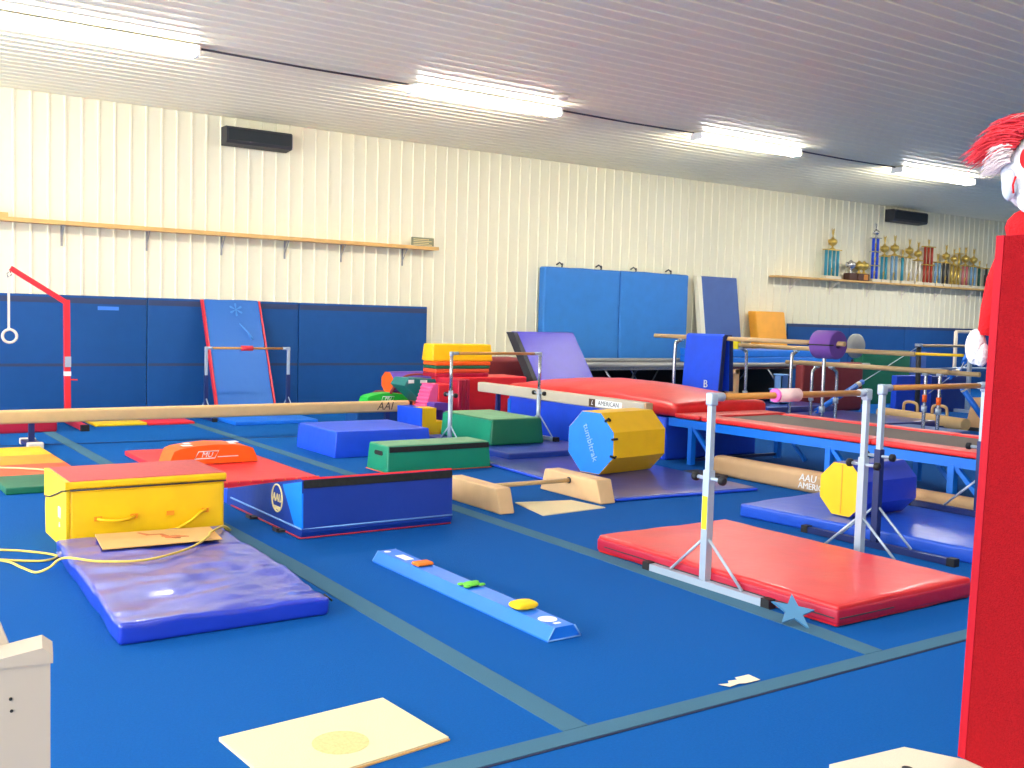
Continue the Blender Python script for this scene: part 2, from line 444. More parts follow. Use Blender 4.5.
# ------------------------------------------------------------------ trophies
t = thing('trophy_shelf', 'pine shelf on the wall holding the trophies', 'shelf', (22, 16.05, 2.64))
part('board', MB().box(18.1, 26.6, 15.88, WALL_Y - .022, 2.66, 2.70), M['shelf'], t)
for x in (18.8, 20.2, 21.6, 23.0, 24.4, 25.8):
    b = MB(); b.bar((x, WALL_Y - .03, 2.34), (x, WALL_Y - .03, 2.658), .03, .006, up=(0, 1, 0)); b.bar((x, 15.92, 2.655), (x, WALL_Y - .03, 2.42), .014, .014)
    part('bracket', b, M['white'], t)
def cup(mb, x, y, z, s, mi=0):
    mb.lathe([(.35 * s, 0), (.3 * s, .06 * s), (.1 * s, .2 * s), (.1 * s, .35 * s), (.42 * s, .55 * s), (.5 * s, .8 * s), (.44 * s, 1.05 * s), (.2 * s, 1.15 * s), (.08 * s, 1.3 * s)], (x, y, z), 12, mi)
    for d in (-1, 1):
        mb.tube([(x + d * .42 * s, y, z + .6 * s), (x + d * .72 * s, y, z + .75 * s), (x + d * .7 * s, y, z + 1. * s), (x + d * .45 * s, y, z + 1.0 * s)], .06 * s, 5, mi)
def figure(mb, x, y, z, h, mi=0):
    mb.lathe([(.16 * h, 0), (.16 * h, .05 * h), (.06 * h, .08 * h), (.07 * h, .3 * h), (.11 * h, .45 * h), (.13 * h, .62 * h), (.05 * h, .72 * h)], (x, y, z), 8, mi)
    mb.ball((x, y, z + .8 * h), .09 * h, n=8, m=6, mi=mi)
    for d in (-1, 1): mb.tube([(x + d * .1 * h, y, z + .62 * h), (x + d * .22 * h, y, z + .78 * h), (x + d * .2 * h, y, z + 1.0 * h)], .035 * h, 5, mi)
ZS = 2.701
def trophy(xc, cols, colmat, hcol, tiers, topkind, hx, label, metal='tgold', mid=None):
    """columns between marble plates, a cup or a figure on top"""
    y = 16.0; wdt = max(.16, cols * .125); t = thing('trophy', label, 'trophy', (xc, y, ZS), 'trophies on the wall shelf')
    part('base', MB().box(xc - wdt / 2 - .03, xc + wdt / 2 + .03, y - .08, y + .08, ZS, ZS + .07), M['marble'] if metal != 'w' else M['tbrown'], t)
    z = ZS + .07; xs = [xc] if cols == 1 else [xc - wdt / 2 + .04 + (wdt - .08) * i / (cols - 1) for i in range(cols)]
    for k in range(tiers):
        h = hcol / tiers - .025
        for x in xs: part('column', MB().lathe([(.035, 0), (.035, h)], (x, y, z), 10), M[colmat], t)
        if cols > 1 and mid:
            q = MB(); figure(q, xc, y + .01, z, min(.22, h * .8)); part('small_figure', q, M['tgold'], t)
        z += h
        part('plate', MB().box(xc - wdt / 2 - .02, xc + wdt / 2 + .02, y - .07, y + .07, z, z + .025), M['tsilver' if colmat == 'tblue' else 'tgold'], t); z += .025
    q = MB()
    if 'c' in topkind: cup(q, xc, y, z, hx * .6); z += hx * .6 * 1.25
    if 'f' in topkind: figure(q, xc, y, z, hx * .62)
    part('cup' if 'c' in topkind else 'figure', q, M['tgold' if metal != 's' else 'tsilver'], t)
    return t
trophy(20.02, 4, 'tteal', .62, 1, 'cf', .36, 'wide teal column trophy at the left end with gold cup', mid=1)
def plaque_trophy(xc, wdt, label, m, plate, head):
    t = thing('trophy', label, 'trophy', (xc, 16.0, ZS), 'trophies on the wall shelf')
    part('base', MB().rbox(xc - wdt / 2, xc + wdt / 2, 15.9, 16.1, ZS, ZS + .17, .02), M['tbrown'], t)
    if plate: part('plate', MB().box(xc - .02, xc + .13, 15.892, 15.899, ZS + .02, ZS + .15), M['tcopper'], t)
    q = MB()
    for d in head: cup(q, xc + d, 16.0, ZS + .17, .24)
    part('cup', q, M[m], t)
plaque_trophy(20.72, .28, 'small silver cup trophy on dark wooden base beside the blue one', 'tsilver', 0, (0,))
plaque_trophy(21.12, .42, 'low brown based trophy with copper plate and gold cups', 'tgold', 1, (-.09, .1))
trophy(21.62, 2, 'tblue', 1.0, 3, 'cf', .26, 'tallest trophy, three tiers of bright blue columns', 's', mid=1)
trophy(21.98, 2, 'tteal', .58, 1, 'cf', .36, 'teal trophy with a gold cup just right of the tall blue one', mid=1)
trophy(22.38, 2, 'tsky', .62, 1, 'cf', .36, 'blue grey trophy with gold cup, second right of the tall blue one', mid=1)
trophy(22.72, 1, 'tteal', .6, 1, 'f', .3, 'single teal column trophy left of the white column trophies')
trophy(22.98, 2, 'twhite', .6, 1, 'cf', .34, 'left one of two white column trophies with gold cups', mid=1)
trophy(23.35, 2, 'twhite', .55, 1, 'cf', .34, 'white column trophy standing just left of the red one', mid=1)
trophy(23.78, 3, 'tred', .92, 2, 'f', .3, 'big trophy with red columns in two tiers', 'tgold')
trophy(24.2, 2, 'tsky', .55, 1, 'f', .36, 'pale blue trophy standing just right of the red one', mid=1)
trophy(24.55, 2, 'tdark', .55, 1, 'cf', .34, 'dark grey column trophy with a gold cup', mid=1)
trophy(24.9, 2, 'tgold', .52, 1, 'cf', .3, 'short gold column trophy beside the plain gold tower', mid=1)
trophy(25.13, 1, 'tgold', .82, 2, 'f', .26, 'thin tower trophy all in gold')
trophy(25.42, 2, 'tpink', .52, 1, 'cf', .36, 'rose column trophy with gold cup', mid=1)
trophy(25.8, 2, 'tsky', .52, 1, 'cf', .34, 'pale blue column trophy left of the dark green one', mid=1)
trophy(26.08, 1, 'tgreen', .5, 1, 'f', .3, 'dark green column trophy near the right shelf end')
trophy(26.42, 1, 'tdark', .5, 1, 'f', .2, 'thin black column trophy at the right shelf end')
t = thing('picture_frame', 'dark wall box at the right end of the trophy shelf', 'wall box', (26.7, 16.1, 2.1))
part('case', MB().box(26.62, 27.2, 15.98, 16.178, 2.12, 3.1), M['dark'], t); part('door', MB().box(26.66, 27.16, 15.965, 15.98, 2.18, 3.04), M['black'], t)

# ------------------------------------------------------------------ stored mats against the wall
def lean(mb, y_top, y_bot, z_top, z_bot=0.):
    """tilt an upright slab: shift y with height"""
    k = (y_top - y_bot) / (z_top - z_bot)
    return mb.map(lambda p: Vector((p.x, p.y + (p.z - z_bot) * k, p.z)))
for x0, x1, lb in ((11.66, 13.53, 'left one of two big faded blue mats upright on the cream wall'), (13.54, 15.4, 'right one of two big faded blue mats upright on the cream wall')):
    t = thing('wall_mat', lb, 'mat', ((x0 + x1) / 2, 16.0, .55), 'big blue mats on the wall')
    part('cover', MB().rbox(x0, x1, 15.95, 16.15, .55, 2.58, .04, (6, 2, 8), wr(.012, 1.6, x0)), M['bigm'], t)
    for x in (x0 + .45, x1 - .45):
        part('hanger', MB().tube([(x - .03, 16.16, 2.63), (x, 16.1, 2.67), (x + .03, 16.05, 2.63), (x + .02, 16.05, 2.58)], .016, 6).ball((x + .06, 16.1, 2.64), .025, n=8, m=5), M['dark'], t)
t = thing('folding_mat', 'tall narrow slate blue mat with a cream side leaning on wall', 'mat', (16.2, 15.9, .6))
part('cover', lean(MB().rbox(15.80, 16.87, 15.6, 15.72, 0, 2.58, .012, (3, 2, 4)), 16.0, 15.6, 2.58), M['steelb'], t)
part('side_panel', lean(MB().box(15.68, 15.805, 15.6, 15.72, 0, 2.575), 16.0, 15.6, 2.575), M['wall'], t, 'cream side panel')
solo('foam_mat', lean(MB().rbox(17.4, 18.35, 15.56, 15.8, 0, 1.88, .03, (3, 2, 3)), 15.9, 15.56, 1.88), M['gold'], 'golden yellow foam mat leaning on wall beside the slate blue mat', 'mat')
t = thing('mat_stack', 'two flat light blue mats stacked behind the wooden rails', 'mats', (16.5, 14.6, .72))
part('upper_mat', MB().rbox(14.5, 18.2, 14.2, 15.2, .94, 1.08, .02, (6, 3, 2), wr(.01, 2)), M['sky'], t)
part('lower_mat', MB().rbox(14.5, 18.2, 14.2, 15.2, .80, .938, .02, (6, 3, 2), wr(.01, 2, 3.)), M['sky'], t)
OFFS = None

# practice trampoline under the big mats
t = thing('trampoline', 'large trampoline with grey bed and folding steel legs at the back wall', 'trampoline', (13.2, 14.5, 0))
part('bed', MB().box(10.2, 17.9, 13.75, 15.3, .785, .797), M['tramp'], t)
fr = MB()
for y in (13.5, 15.45): fr.bar((9.95, y, .78), (18.05, y, .78), .06, .06)
for x in (9.95, 18.05): fr.bar((x, 13.5, .78), (x, 15.45, .78), .06, .06)
part('frame', fr, M['chrome'], t)
part('frame_pad', MB().rbox(9.85, 18.15, 13.4, 13.75, .8, .86, .02).rbox(9.85, 18.15, 15.3, 15.52, .8, .86, .02), M['tramp'], t, 'pale grey frame pad')
for (x, d) in ((11.2, .6), (11.9, -.5), (13.3, .6), (14.2, -.5), (15.2, .7), (16.8, -.8)):
    for y in (13.52, 15.4):
        part('leg', MB().tube([(x, y, .75), (x + d, y, .03)], .022, 8), M['chrome'], t)
    part('foot_rail', MB().tube([(x + d, 13.45, .03), (x + d, 15.45, .03)], .025, 8), M['dark'], t)
part('skirt_shade', MB().box(9.9, 18.1, 15.46, 15.5, .02, .74), M['black'], t, 'black skirt, also painted shade under the trampoline')  # black sheet run full length, also standing in for shadow under the bed
t = thing('wooden_trestle', 'raw wooden trestle under the right end of the big trampoline', 'trestle', (14.0, 13.0, 0))
b = MB(); b.bar((14.05, 13.25, .02), (14.05, 13.25, .76), .09, .09, up=(0, 1, 0)); part('post', b, M['wood'], t)
b = MB(); b.bar((13.3, 13.25, .72), (14.1, 13.25, .72), .09, .07); part('rail', b, M['wood'], t)
b = MB(); b.bar((13.45, 13.25, .69), (14.02, 13.25, .25), .06, .07); part('brace', b, M['wood'], t)
part('cross_foot', MB().box(14.0, 14.1, 12.95, 13.35, 0, .05), M['wood'], t)
# light blue crates
def crate(x, y, z, s, label):
    t = thing('plastic_crate', label, 'crate', (x, y, z), 'light blue crates under the rails')
    part('shell', MB().box(x - s, x + s, y - s, y - s + .02, z, z + .25).box(x - s, x + s, y + s - .02, y + s, z, z + .25).box(x - s, x - s + .02, y - s, y + s, z, z + .25).box(x + s - .02, x + s, y - s, y + s, z, z + .25).box(x - s, x + s, y - s, y + s, z, z + .02), M['lblue'], t)
    part('rim', MB().tube([(x - s, y - s, z + .245), (x + s, y - s, z + .245), (x + s, y + s, z + .245), (x - s, y + s, z + .245)], .018, 6, closed=True), M['lblue'], t)
crate(14.05, 12.2, .23, .125, 'lower light blue plastic crate on the mats under the rails')
crate(14.07, 12.2, .482, .085, 'upper smaller light blue crate stacked on another crate')
solo('folding_mat', MB().rbox(13.2, 14.9, 11.7, 12.6, .0, .228, .02, (4, 3, 2)), M['thin'], 'flat violet blue mat carrying the light blue crates', 'mat')

# ------------------------------------------------------------------ left back corner
t = thing('incline_mat', 'blue incline mat with red edges leaning against the wall pads', 'mat', (5.6, 15.8, 0))
part('cover', lean(MB().rbox(5.175, 6.05, 15.2, 15.28, .0, 1.74, .02, (6, 2, 10), wr(.014, 3., 5.)), 16.0, 15.2, 1.74), mat('faded_cobalt_vinyl', (30, 104, 190), .55, bump=.35, bscale=4.), t)
for x in (5.145, 6.052): part('edge_binding', lean(MB().box(x, x + .025, 15.19, 15.29, .0, 1.735), 16.0, 15.2, 1.735), M['redp'], t, 'red edge binding')
q = MB(); q.text('*', (5.65, 15.855, 1.5), (1, 0, 0), (0, .45, 1), .5, .001); q.tube([(5.66, 15.77, 1.38), (5.78, 15.71, 1.25), (5.84, 15.66, 1.14)], [.008, .016, .022], 6)
part('faded_print', q, mat('faded_star_print', (66, 140, 215), .6), t, 'faded shooting star print')
def kid_bar(name, label, xa, xb, y, h, zf, up_mat, low_mat, foot=None, za=None, rail='woodbar', r=.021, post=.026, foot_len=.55, knob=True, grip=None, square=True, foot_mat=None, brace=True, cs=1.):
    t = thing(name, label, 'training bar', ((xa + xb) / 2, y, 0), None)
    for i, x in enumerate((xa, xb)):
        z0 = zf if za is None else za[i]
        rl = [low_mat, foot_mat or low_mat]
        p = MB()
        if square: p.box(x - post, x + post, y - post, y + post, z0 + .05, h * .62)
        else: p.tube([(x, y, z0 + .05), (x, y, h * .62)], post, 10)
        part('lower_post', p, M[low_mat], t)
        p = MB(); q = post * .72
        if square: p.box(x - q, x + q, y - q, y + q, h * .62, h - .03)
        else: p.tube([(x, y, h * .62), (x, y, h - .03)], q, 10)
        for k in range(6): p.box(x - .005, x + .005, y - q - .001, y - q, h * .66 + k * .05, h * .66 + k * .05 + .012)
        up = part('upper_post', p, M[up_mat], t)
        b = MB(); b.rbox(x - .03 * cs, x + .03 * cs, y - .028 * cs, y + .028 * cs, h - .05 * cs, h + .028 * cs, .012); s = 1 if i == 0 else -1
        b.tube([(x, y, h), (x + s * .09, y, h)], .027 * cs, 10)
        part('bar_clamp', b, M['steel'], t)
        f_ = MB(); f_.bar((x, y - foot_len, z0 + .025), (x, y + foot_len, z0 + .025), .05, .045); part('foot_rail', f_, M[foot_mat or low_mat], t)
        for e in (-1, 1):
            part('foot_cap', MB().box(x - .03, x + .03, y + e * foot_len - .03, y + e * foot_len + .03, z0, z0 + .055), M['black'], t, 'black rubber foot cap')
            if brace: part('brace', MB().tube([(x, y + e * .02, z0 + .3), (x, y + e * .3, z0 + .05)], .009, 6), M['steel'], t)
        if knob:
            k = MB(); z = h * .62 - .05
            k.tube([(x, y - .10, z), (x, y + .10, z)], .012, 8)
            kk = part('adjuster', k, M['steel'], t)
            for e in (-1, 1): part('knob', MB().lathe([(.016, -.02), (.028, -.012), (.028, .012), (.016, .02)], (x, y + e * .11, z), 10, axis=1), M['black'], kk, 'black adjusting knob')
    part('rail', MB().tube([(xa + .05, y, h), (xb - .05, y, h)], r, 12), M[rail], t)
    if grip:
        g0, g1, gm = grip; part('foam_sleeve', MB().tube([(g0, y, h), (g1, y, h)], r + .022, 12), M[gm], t, 'foam sleeve on the rail')
    return t
kid_bar('training_bar', 'small low bar with red sleeve in front of the blue incline mat', 4.83, 6.08, 14.8, 1.03, 0, 'steel', 'navy', grip=(5.35, 5.52, 'redp'), r=.017, cs=.8, foot_len=.4, knob=False)

t = thing('ring_stand', 'red post with bent arm holding a hanging ring', 'ring stand', (2.98, 14.9, 0))
part('post', MB().bar((2.98, 14.9, .05), (2.965, 14.9, 1.66), .075, .075, up=(0, 1, 0)), M['redp'], t)
part('arm', MB().bar((2.965, 14.9, 1.62), (2.28, 14.9, 2.05), .065, .065), M['redp'], t)
fr = MB(); fr.bar((2.99, 15.7, .04), (2.98, 13.9, .04), .08, .07); part('foot_rail', fr, M['redp'], t)
part('foot_cap', MB().box(2.93, 3.03, 13.84, 13.9, 0, .08), M['black'], t)
part('label_band', MB().box(2.936, 3.016, 14.855, 14.945, .76, .9), M['steel'], t, 'grey label band'); part('label', MB().box(2.936, 3.016, 14.856, 14.944, .64, .7), M['logo'], t, 'white label')
part('pin', MB().tube([(3.0, 14.88, .59), (3.1, 14.86, .585)], .012, 6), M['redp'], t)
t2 = thing('gymnastic_ring', 'single gymnastic ring on a white strap hanging from the red stand', 'ring', (2.27, 14.9, 1.1))
part('strap', MB().box(2.245, 2.275, 14.897, 14.903, 1.25, 1.95), M['white'], t2)
part('buckle', MB().tube([(2.28, 14.9, 2.01), (2.24, 14.9, 1.98), (2.25, 14.9, 1.93), (2.29, 14.9, 1.96)], .009, 6, closed=True), M['chrome'], t2)
part('ring', MB().tube([(2.27 + .085 * math.cos(a), 14.9, 1.165 + .085 * math.sin(a)) for a in [2 * PI * i / 20 for i in range(20)]], .019, 8, closed=True), M['white'], t2)
solo('folding_mat', MB().rbox(.6, 2.66, 13.9, 14.75, 0, .17, .025, (5, 3, 2), wr(.006, 3, 1.)), M['crim'], 'low dark red mat on floor at left edge beyond the beam', 'mat')
t = thing('folding_mat', 'thin yellow and red folding mat flat on floor by the pads', 'mat', (3.85, 14.7, 0))
part('yellow_panel', MB().rbox(3.2, 3.87, 14.3, 15.0, 0, .035, .01), M['lemon'], t); part('red_panel', MB().rbox(3.875, 4.5, 14.25, 15.0, 0, .035, .01), M['redm'], t); part('back_panel', MB().rbox(3.1, 4.1, 15.01, 15.3, 0, .03, .01), M['crim'], t)
solo('folding_mat', MB().rbox(4.93, 6.15, 13.83, 14.55, 0, .055, .012, (4, 3, 2)), M['sky'], 'thin light blue mat flat on floor in front of the incline', 'mat')

# ------------------------------------------------------------------ low beam at left
t = thing('balance_beam', 'long tan balance beam on low navy legs at left', 'balance beam', (4, 12.55, 0))
part('beam', MB().rbox(-1.2, 6.91, 12.49, 12.61, .265, .415, .03, (4, 2, 2)), M['suede'], t)
part('end_cap', MB().box(6.91, 6.95, 12.5, 12.6, .275, .405), M['black'], t, 'black end cap')
part('lettering', MB().text('AAI', (6.52, 12.489, .345), (1, 0, 0), (0, 0, 1), .15, .0008, shear=.25), M['ink'], t, 'dark maker letters')
for x in (2.13, 6.58):
    lg = part('leg', MB().bar((x, 12.55, .06), (x, 12.55, .265), .06, .06, up=(0, 1, 0)), M['navy'], t)
    part('foot', MB().rbox(x - .08, x + .08, 12.3, 12.8, .012, .065, .015), M['navy'], lg); part('foot_cap', MB().rbox(x - .085, x + .085, 12.28, 12.36, 0, .075, .015).rbox(x - .085, x + .085, 12.74, 12.82, 0, .075, .015), M['white'], lg, 'white foot cap')

# ------------------------------------------------------------------ left foreground
t = thing('folding_mat', 'panel mat in yellow, orange, red and green stripes at the left edge', 'mat', (1.6, 10.7, 0))
for k, (y0, y1, m) in enumerate(((9.42, 10.1, 'dgreen'), (10.105, 10.78, 'dorange'), (10.785, 11.43, 'lorange'), (11.435, 12.1, 'yellow'))):
    part('panel', MB().rbox(1.40, 2.14, y0, y1, 0, .06, .012, (2, 2, 1)), M[m], t, ('green panel', 'red orange panel', 'light orange panel', 'yellow panel')[k])
t = thing('vault_block', 'tall yellow trapezoid vault block with worn red top', 'vault block', (1.95, 7.45, 0))
def yb(z0, z1, y0, y1, k, top, x0=1.40, x1=2.45, r=.02):
    return MB().rbox(x0, x1, y0, y1, z0, z1, r, (4, 3, 3), taper(x0, x1, y0, y1, z0, z1, 1., k, wr(.004, 5)))
part('lower_section', MB().rbox(1.41, 2.44, 7.10, 7.78, 0, .395, .025, (4, 3, 4), wr(.004, 4)), M['yellow'], t)
part('upper_section', MB().rbox(1.40, 2.45, 7.09, 7.79, .402, .452, .014, (4, 3, 2), lambda p: Vector((p.x, p.y, p.z - max(0., (p.y - 7.1)) * .0))), M['yellow'], t)
part('top_cover', MB().rbox(1.415, 2.435, 7.1, 7.78, .449, .457, .004), M['salmon'], t, 'worn red top')
q = MB(); q.tube([(1.412 + .0, 7.08, .398), (2.44, 7.085, .398)], .006, 6); part('seam', q, M['dark'], t)
part('lid_end', MB().prism([(7.09, .402), (7.09, .452), (7.79, .452), (7.79, .262), (7.6, .285), (7.35, .345), (7.2, .385)], 0, 1.385, 1.412), M['lemon'], t)
part('lid_seam', MB().tube([(1.388, 7.785, .258), (1.386, 7.6, .281), (1.386, 7.35, .341), (1.386, 7.2, .381), (1.388, 7.09, .397)], .005, 6), M['dark'], t)
part('end_cover', MB().prism([(7.1, .0), (7.1, .392), (7.2, .38), (7.35, .34), (7.6, .28), (7.78, .257), (7.80, .2), (7.78, 0)], 0, 1.392, 1.412), M['lemon'], t)
for x0, x1, s in ((1.58, 1.82, 0), (2.05, 2.3, 1)):
    y = 7.085
    pts = [(x0, y, .2), (x0 + .04, y - .025, .19), ((x0 + x1) / 2, y - .035, .183), (x1 - .04, y - .025, .19), (x1, y, .2)] if not s else [(x0 + .02, y, .08), (x0 + .06, y - .03, .1), (x0 + .13, y - .04, .14), (x1 - .05, y - .03, .19), (x1, y, .205)]
    b = MB(); b.tube(pts, .011, 6)
    h = part('handle', b, M['yellow'], t)
    part('stitching', MB().box(x0 - .02, x0 + .03, y - .004, y + .002, .185, .215).box(x1 - .03, x1 + .02, y - .004, y + .002, .185, .215), M['lorange'], h)
q = MB(); q.text('n', (1.39, 7.3, .235), (0, -1, 0), (0, 0, 1), .16, .004); q.text('ii', (1.39, 7.3, .14), (0, -1, 0), (0, 0, 1), .05, .004); part('logo', q, M['logo'], t, 'small white logo on the end')
t.location.x += .02
t = thing('crash_mat', 'glossy violet blue vinyl mat in the left foreground', 'mat', (1.75, 6, 0))
def wrk(p):
    # big sagging folds of a loose vinyl cover
    p.x += .055 * (p.y - 5.02)
    if p.z > .03:
        a = .5 * noise.noise(Vector((p.x * 2.4, p.y * 3.6, 1.))) + .35 * noise.noise(Vector((p.x * 3.1 + 2, p.y * 7.5, 4.))) + .2 * noise.noise(Vector((p.x * 9, p.y * 9, 2.)))
        p.z += a * .032 * min(1, (p.z - .03) / .05)
    p.x += .012 * noise.noise(Vector((p.y * 3, p.z * 4, 7.))); p.y += .01 * noise.noise(Vector((p.x * 4, 3., p.z * 4)))
    return p
part('cover', MB().rbox(1.222, 2.295, 4.975, 7.0, 0, .105, .022, (34, 56, 3), wrk), M['purple'], t)
part('zip_tag', MB().tube([(2.285, 5.03, .1), (2.315, 4.99, .07)], .006, 5), M['black'], t, 'black zip tag')
q = MB(); q.prism([(1.55, 6.93), (1.50, 6.50), (2.225, 6.47), (2.27, 6.85)], 2, 0, .006)
card = thing('cardboard_sheet', 'tan cardboard sheet with a red brown stain on the violet mat', 'cardboard', (1.9, 6.7, .122))
part('sheet', q.map(lambda p: Vector((p.x, p.y, p.z + .122 + .01 * (p.y - 6.5)))), M['card'], card)
q = MB(); q.tube([(1.8, 6.86, 0), (1.84, 6.77, 0), (1.92, 6.76, 0), (1.94, 6.64, 0), (2.0, 6.60, 0)], [.012, .022, .016, .03, .018], 5); q.tube([(1.9, 6.68, 0), (2.0, 6.66, 0), (2.06, 6.62, 0)], [.015, .03, .01], 5)
part('stain', q.map(lambda p: Vector((p.x, p.y, .1283 + .01 * (p.y - 6.5) + p.z * .02))), M['stain'], card, 'red brown stain')
def spline(pts, k=8):
    P = [Vector(p) for p in pts]; out = []
    for i in range(len(P) - 1):
        a, b, c_, d = P[max(i - 1, 0)], P[i], P[i + 1], P[min(i + 2, len(P) - 1)]
        for j in range(k):
            u = j / k
            out.append(.5 * ((2 * b) + (c_ - a) * u + (2 * a - 5 * b + 4 * c_ - d) * u * u + (3 * b - a - 3 * c_ + d) * u ** 3))
    return out + [P[-1]]
solo('rope', MB().tube(spline([(.6, 7.6, .008), (1.05, 7.3, .008), (1.21, 7.16, .008), (1.33, 6.97, .008), (1.25, 6.87, .008), (1.11, 6.93, .009), (.8, 7.15, .018), (1.02, 6.93, .018), (1.09, 6.75, .008), (1.14, 6.58, .01), (1.19, 6.45, .06), (1.26, 6.38, .125), (1.42, 6.2, .125), (1.66, 6.12, .126), (1.96, 6.3, .126), (2.14, 6.5, .14), (2.2, 6.62, .142), (2.36, 6.85, .125), (2.47, 7.02, .06), (2.53, 7.25, .012), (2.55, 7.6, .01)]), .0075, 7), M['rope'], 'yellow rope looping over floor and across the violet mat', 'rope')
solo('rope', MB().tube(spline([(1.3, 10.55, .072), (1.6, 10.5, .072), (2.0, 10.0, .072), (2.2, 9.4, .01), (2.1, 8.6, .01), (2.3, 8.05, .04), (2.3, 7.95, .3)]), .0085, 6), M['beige'], 'thin beige cord crossing the striped panel mat behind the yellow block', 'rope')

t = thing('folding_mat', 'flat red mat under the orange arched block', 'mat', (3.5, 10.2, 0))
part('cover', MB().rbox(2.86, 4.02, 9.02, 11.45, 0, .055, .015, (5, 8, 2), wr(.004, 3)), M['redm'], t)
q = MB()
for k in range(10): q.ball((4.02 - k * .11, 9.022, .045), .012, n=6, m=4)
part('snap_row', q, M['dorange'], t)
def mailbox(x0, x1, y0, y1, z0, h, m, name, label):
    t = thing(name, label, 'arched block', ((x0 + x1) / 2, (y0 + y1) / 2, z0))
    w = x1 - x0
    prof = [(x0, z0), (x1, z0), (x1 - .03 * w, z0 + .42 * h), (x1 - .06 * w, z0 + .72 * h), (x1 - .12 * w, z0 + .83 * h), (x1 - .3 * w, z0 + .95 * h), (x0 + .5 * w, z0 + h), (x0 + .3 * w, z0 + .95 * h), (x0 + .12 * w, z0 + .83 * h), (x0 + .06 * w, z0 + .72 * h), (x0 + .03 * w, z0 + .42 * h)]
    part('block', MB().prism(prof, 1, y0, y1), m, t)
    return t
t = mailbox(2.95, 3.85, 10.13, 10.48, .06, .19, M['orange'], 'arched_block', 'orange arched foam block with white logo on the red mat')
q = MB(); q.tube([(3.2, 10.127, .115), (3.24, 10.127, .185), (3.44, 10.127, .185), (3.4, 10.127, .115)], .006, 4, closed=True); q.text('MU', (3.32, 10.126, .15), (1, 0, 0), (0, 0, 1), .075, .002, shear=.3)
q.box(3.43, 3.64, 10.125, 10.129, .122, .13); part('logo', q, M['logo'], t, 'white logo in a slanted box')
q = MB()
for (x, y) in ((3.1, 10.18), (3.16, 10.33), (3.55, 10.2), (3.62, 10.34)): q.box(x, x + .1, y, y + .1, .24, .2535 - abs(x + .05 - 3.40) * .065)
part('top_patch', q, M['logo'], t, 'white patches on the top')

t = thing('incline_mat', 'folded navy incline wedge with red top and black strip', 'wedge mat', (3.5, 7.5, 0))
X0, X1 = 2.885, 4.11
part('wedge', MB().prism([(6.79, .0), (6.765, .05), (6.775, .42), (6.80, .425), (8.3, .13), (8.32, .0)], 0, X0, X1), M['navyv'], t)
part('lower_wedge', MB().prism([(8.33, .0), (8.33, .12), (9.0, .012), (9.0, 0)], 0, X0 + .01, X1 - .01), M['blue'], t)
part('top_cover', MB().prism([(6.775, .421), (6.79, .432), (8.3, .137), (8.3, .131), (6.81, .426)], 0, X0 + .002, X1 - .002), M['redm'], t, 'red top')
part('velcro_strip', MB().prism([(6.77, .362), (6.765, .362), (6.77, .418), (6.776, .418)], 0, X0 + .01, X1 - .005), M['velcro'], t, 'worn black strip')
part('piping', MB().tube([(X0 - .006, 8.2, .07), (X0 - .006, 6.77, .075), (X1, 6.762, .075)], .007, 6), M['lblue'], t)
part('lit_corner', MB().prism([(6.765, .08), (6.775, .41), (7.12, .34), (6.9, .08)], 0, X0 - .003, X0 + .01), M['bright'], t, 'bright blue corner, painted as lit')  # brighter blue paints in the light falling on the left corner
part('bottom_binding', MB().tube([(X0 - .003, 8.2, .008), (X0 - .003, 6.785, .008), (X1, 6.785, .008)], .007, 6), M['crim'], t)
q = MB(); q.tube([(X0 - .003, 7.22 + .1 * math.cos(a), .225 + .1 * math.sin(a)) for a in [2 * PI * i / 24 for i in range(24)]], .007, 5, closed=True); q.text('AAU', (X0 - .004, 7.22, .225), (0, -1, 0), (0, 0, 1), .085, .003, shear=.1); q.box(X0 - .006, X0, 7.16, 7.28, .14, .165)
part('logo', q, M['beige'], t, 'cream round logo')
for y in (7.05, 7.6): part('strap', MB().box(X0 - .06, X0, y, y + .09, .004, .018).box(X0 - .065, X0 - .05, y + .01, y + .1, .004, .03), M['dark'], t, 'loose dark strap')
t.location.y -= .03

t = thing('foam_block', 'royal blue rectangular foam block near the left beam', 'foam block', (5.45, 10.9, 0))
part('block', MB().rbox(4.82, 6.03, 10.38, 11.45, 0, .29, .012, (5, 4, 3), taper(4.82, 6.03, 10.38, 11.45, 0, .29, .96, .96, wr(.004, 4))), M['blue'], t)
for (x, y) in ((4.825, 10.385), (6.025, 10.385), (4.825, 11.445)): part('corner_seam', MB().tube([(x, y, .01), (x + (.025 if x < 5 else -.025), y + .02, .28)], .004, 5), M['blue'], t)
t = thing('vault_block', 'green trapezoid block with black strip and hand hole', 'vault block', (5.4, 9.38, 0))
g0 = (4.81, 6.04, 9.13, 9.60)
part('block', MB().rbox(*g0, 0, .275, .015, (5, 3, 3), taper(*g0, 0, .275, .975, .9)), M['green'], t)
part('top_cover', MB().rbox(4.835, 6.015, 9.165, 9.57, .272, .281, .004), M['mossy'], t, 'worn pale green top')
part('velcro_strip', MB().prism([(9.146, .215), (9.14, .215), (9.149, .268), (9.156, .268)], 0, 4.835, 6.015), M['velcro'], t, 'black strip')
part('hand_hole', MB().prism([(9.28, .17), (9.42, .17), (9.44, .18), (9.44, .2), (9.42, .215), (9.28, .215), (9.26, .2), (9.26, .18)], 0, 4.817, 4.835), M['black'], t, 'black hand hole')
part('bottom_binding', MB().tube([(4.808, 9.6, .008), (4.806, 9.126, .008), (6.045, 9.126, .008)], .006, 5), M['dorange'], t)
t = thing('vault_block', 'larger green foam block with a pale worn top behind the low bar', 'vault block', (6.95, 10.5, .1))
g1 = (6.60, 7.36, 9.98, 11.15)
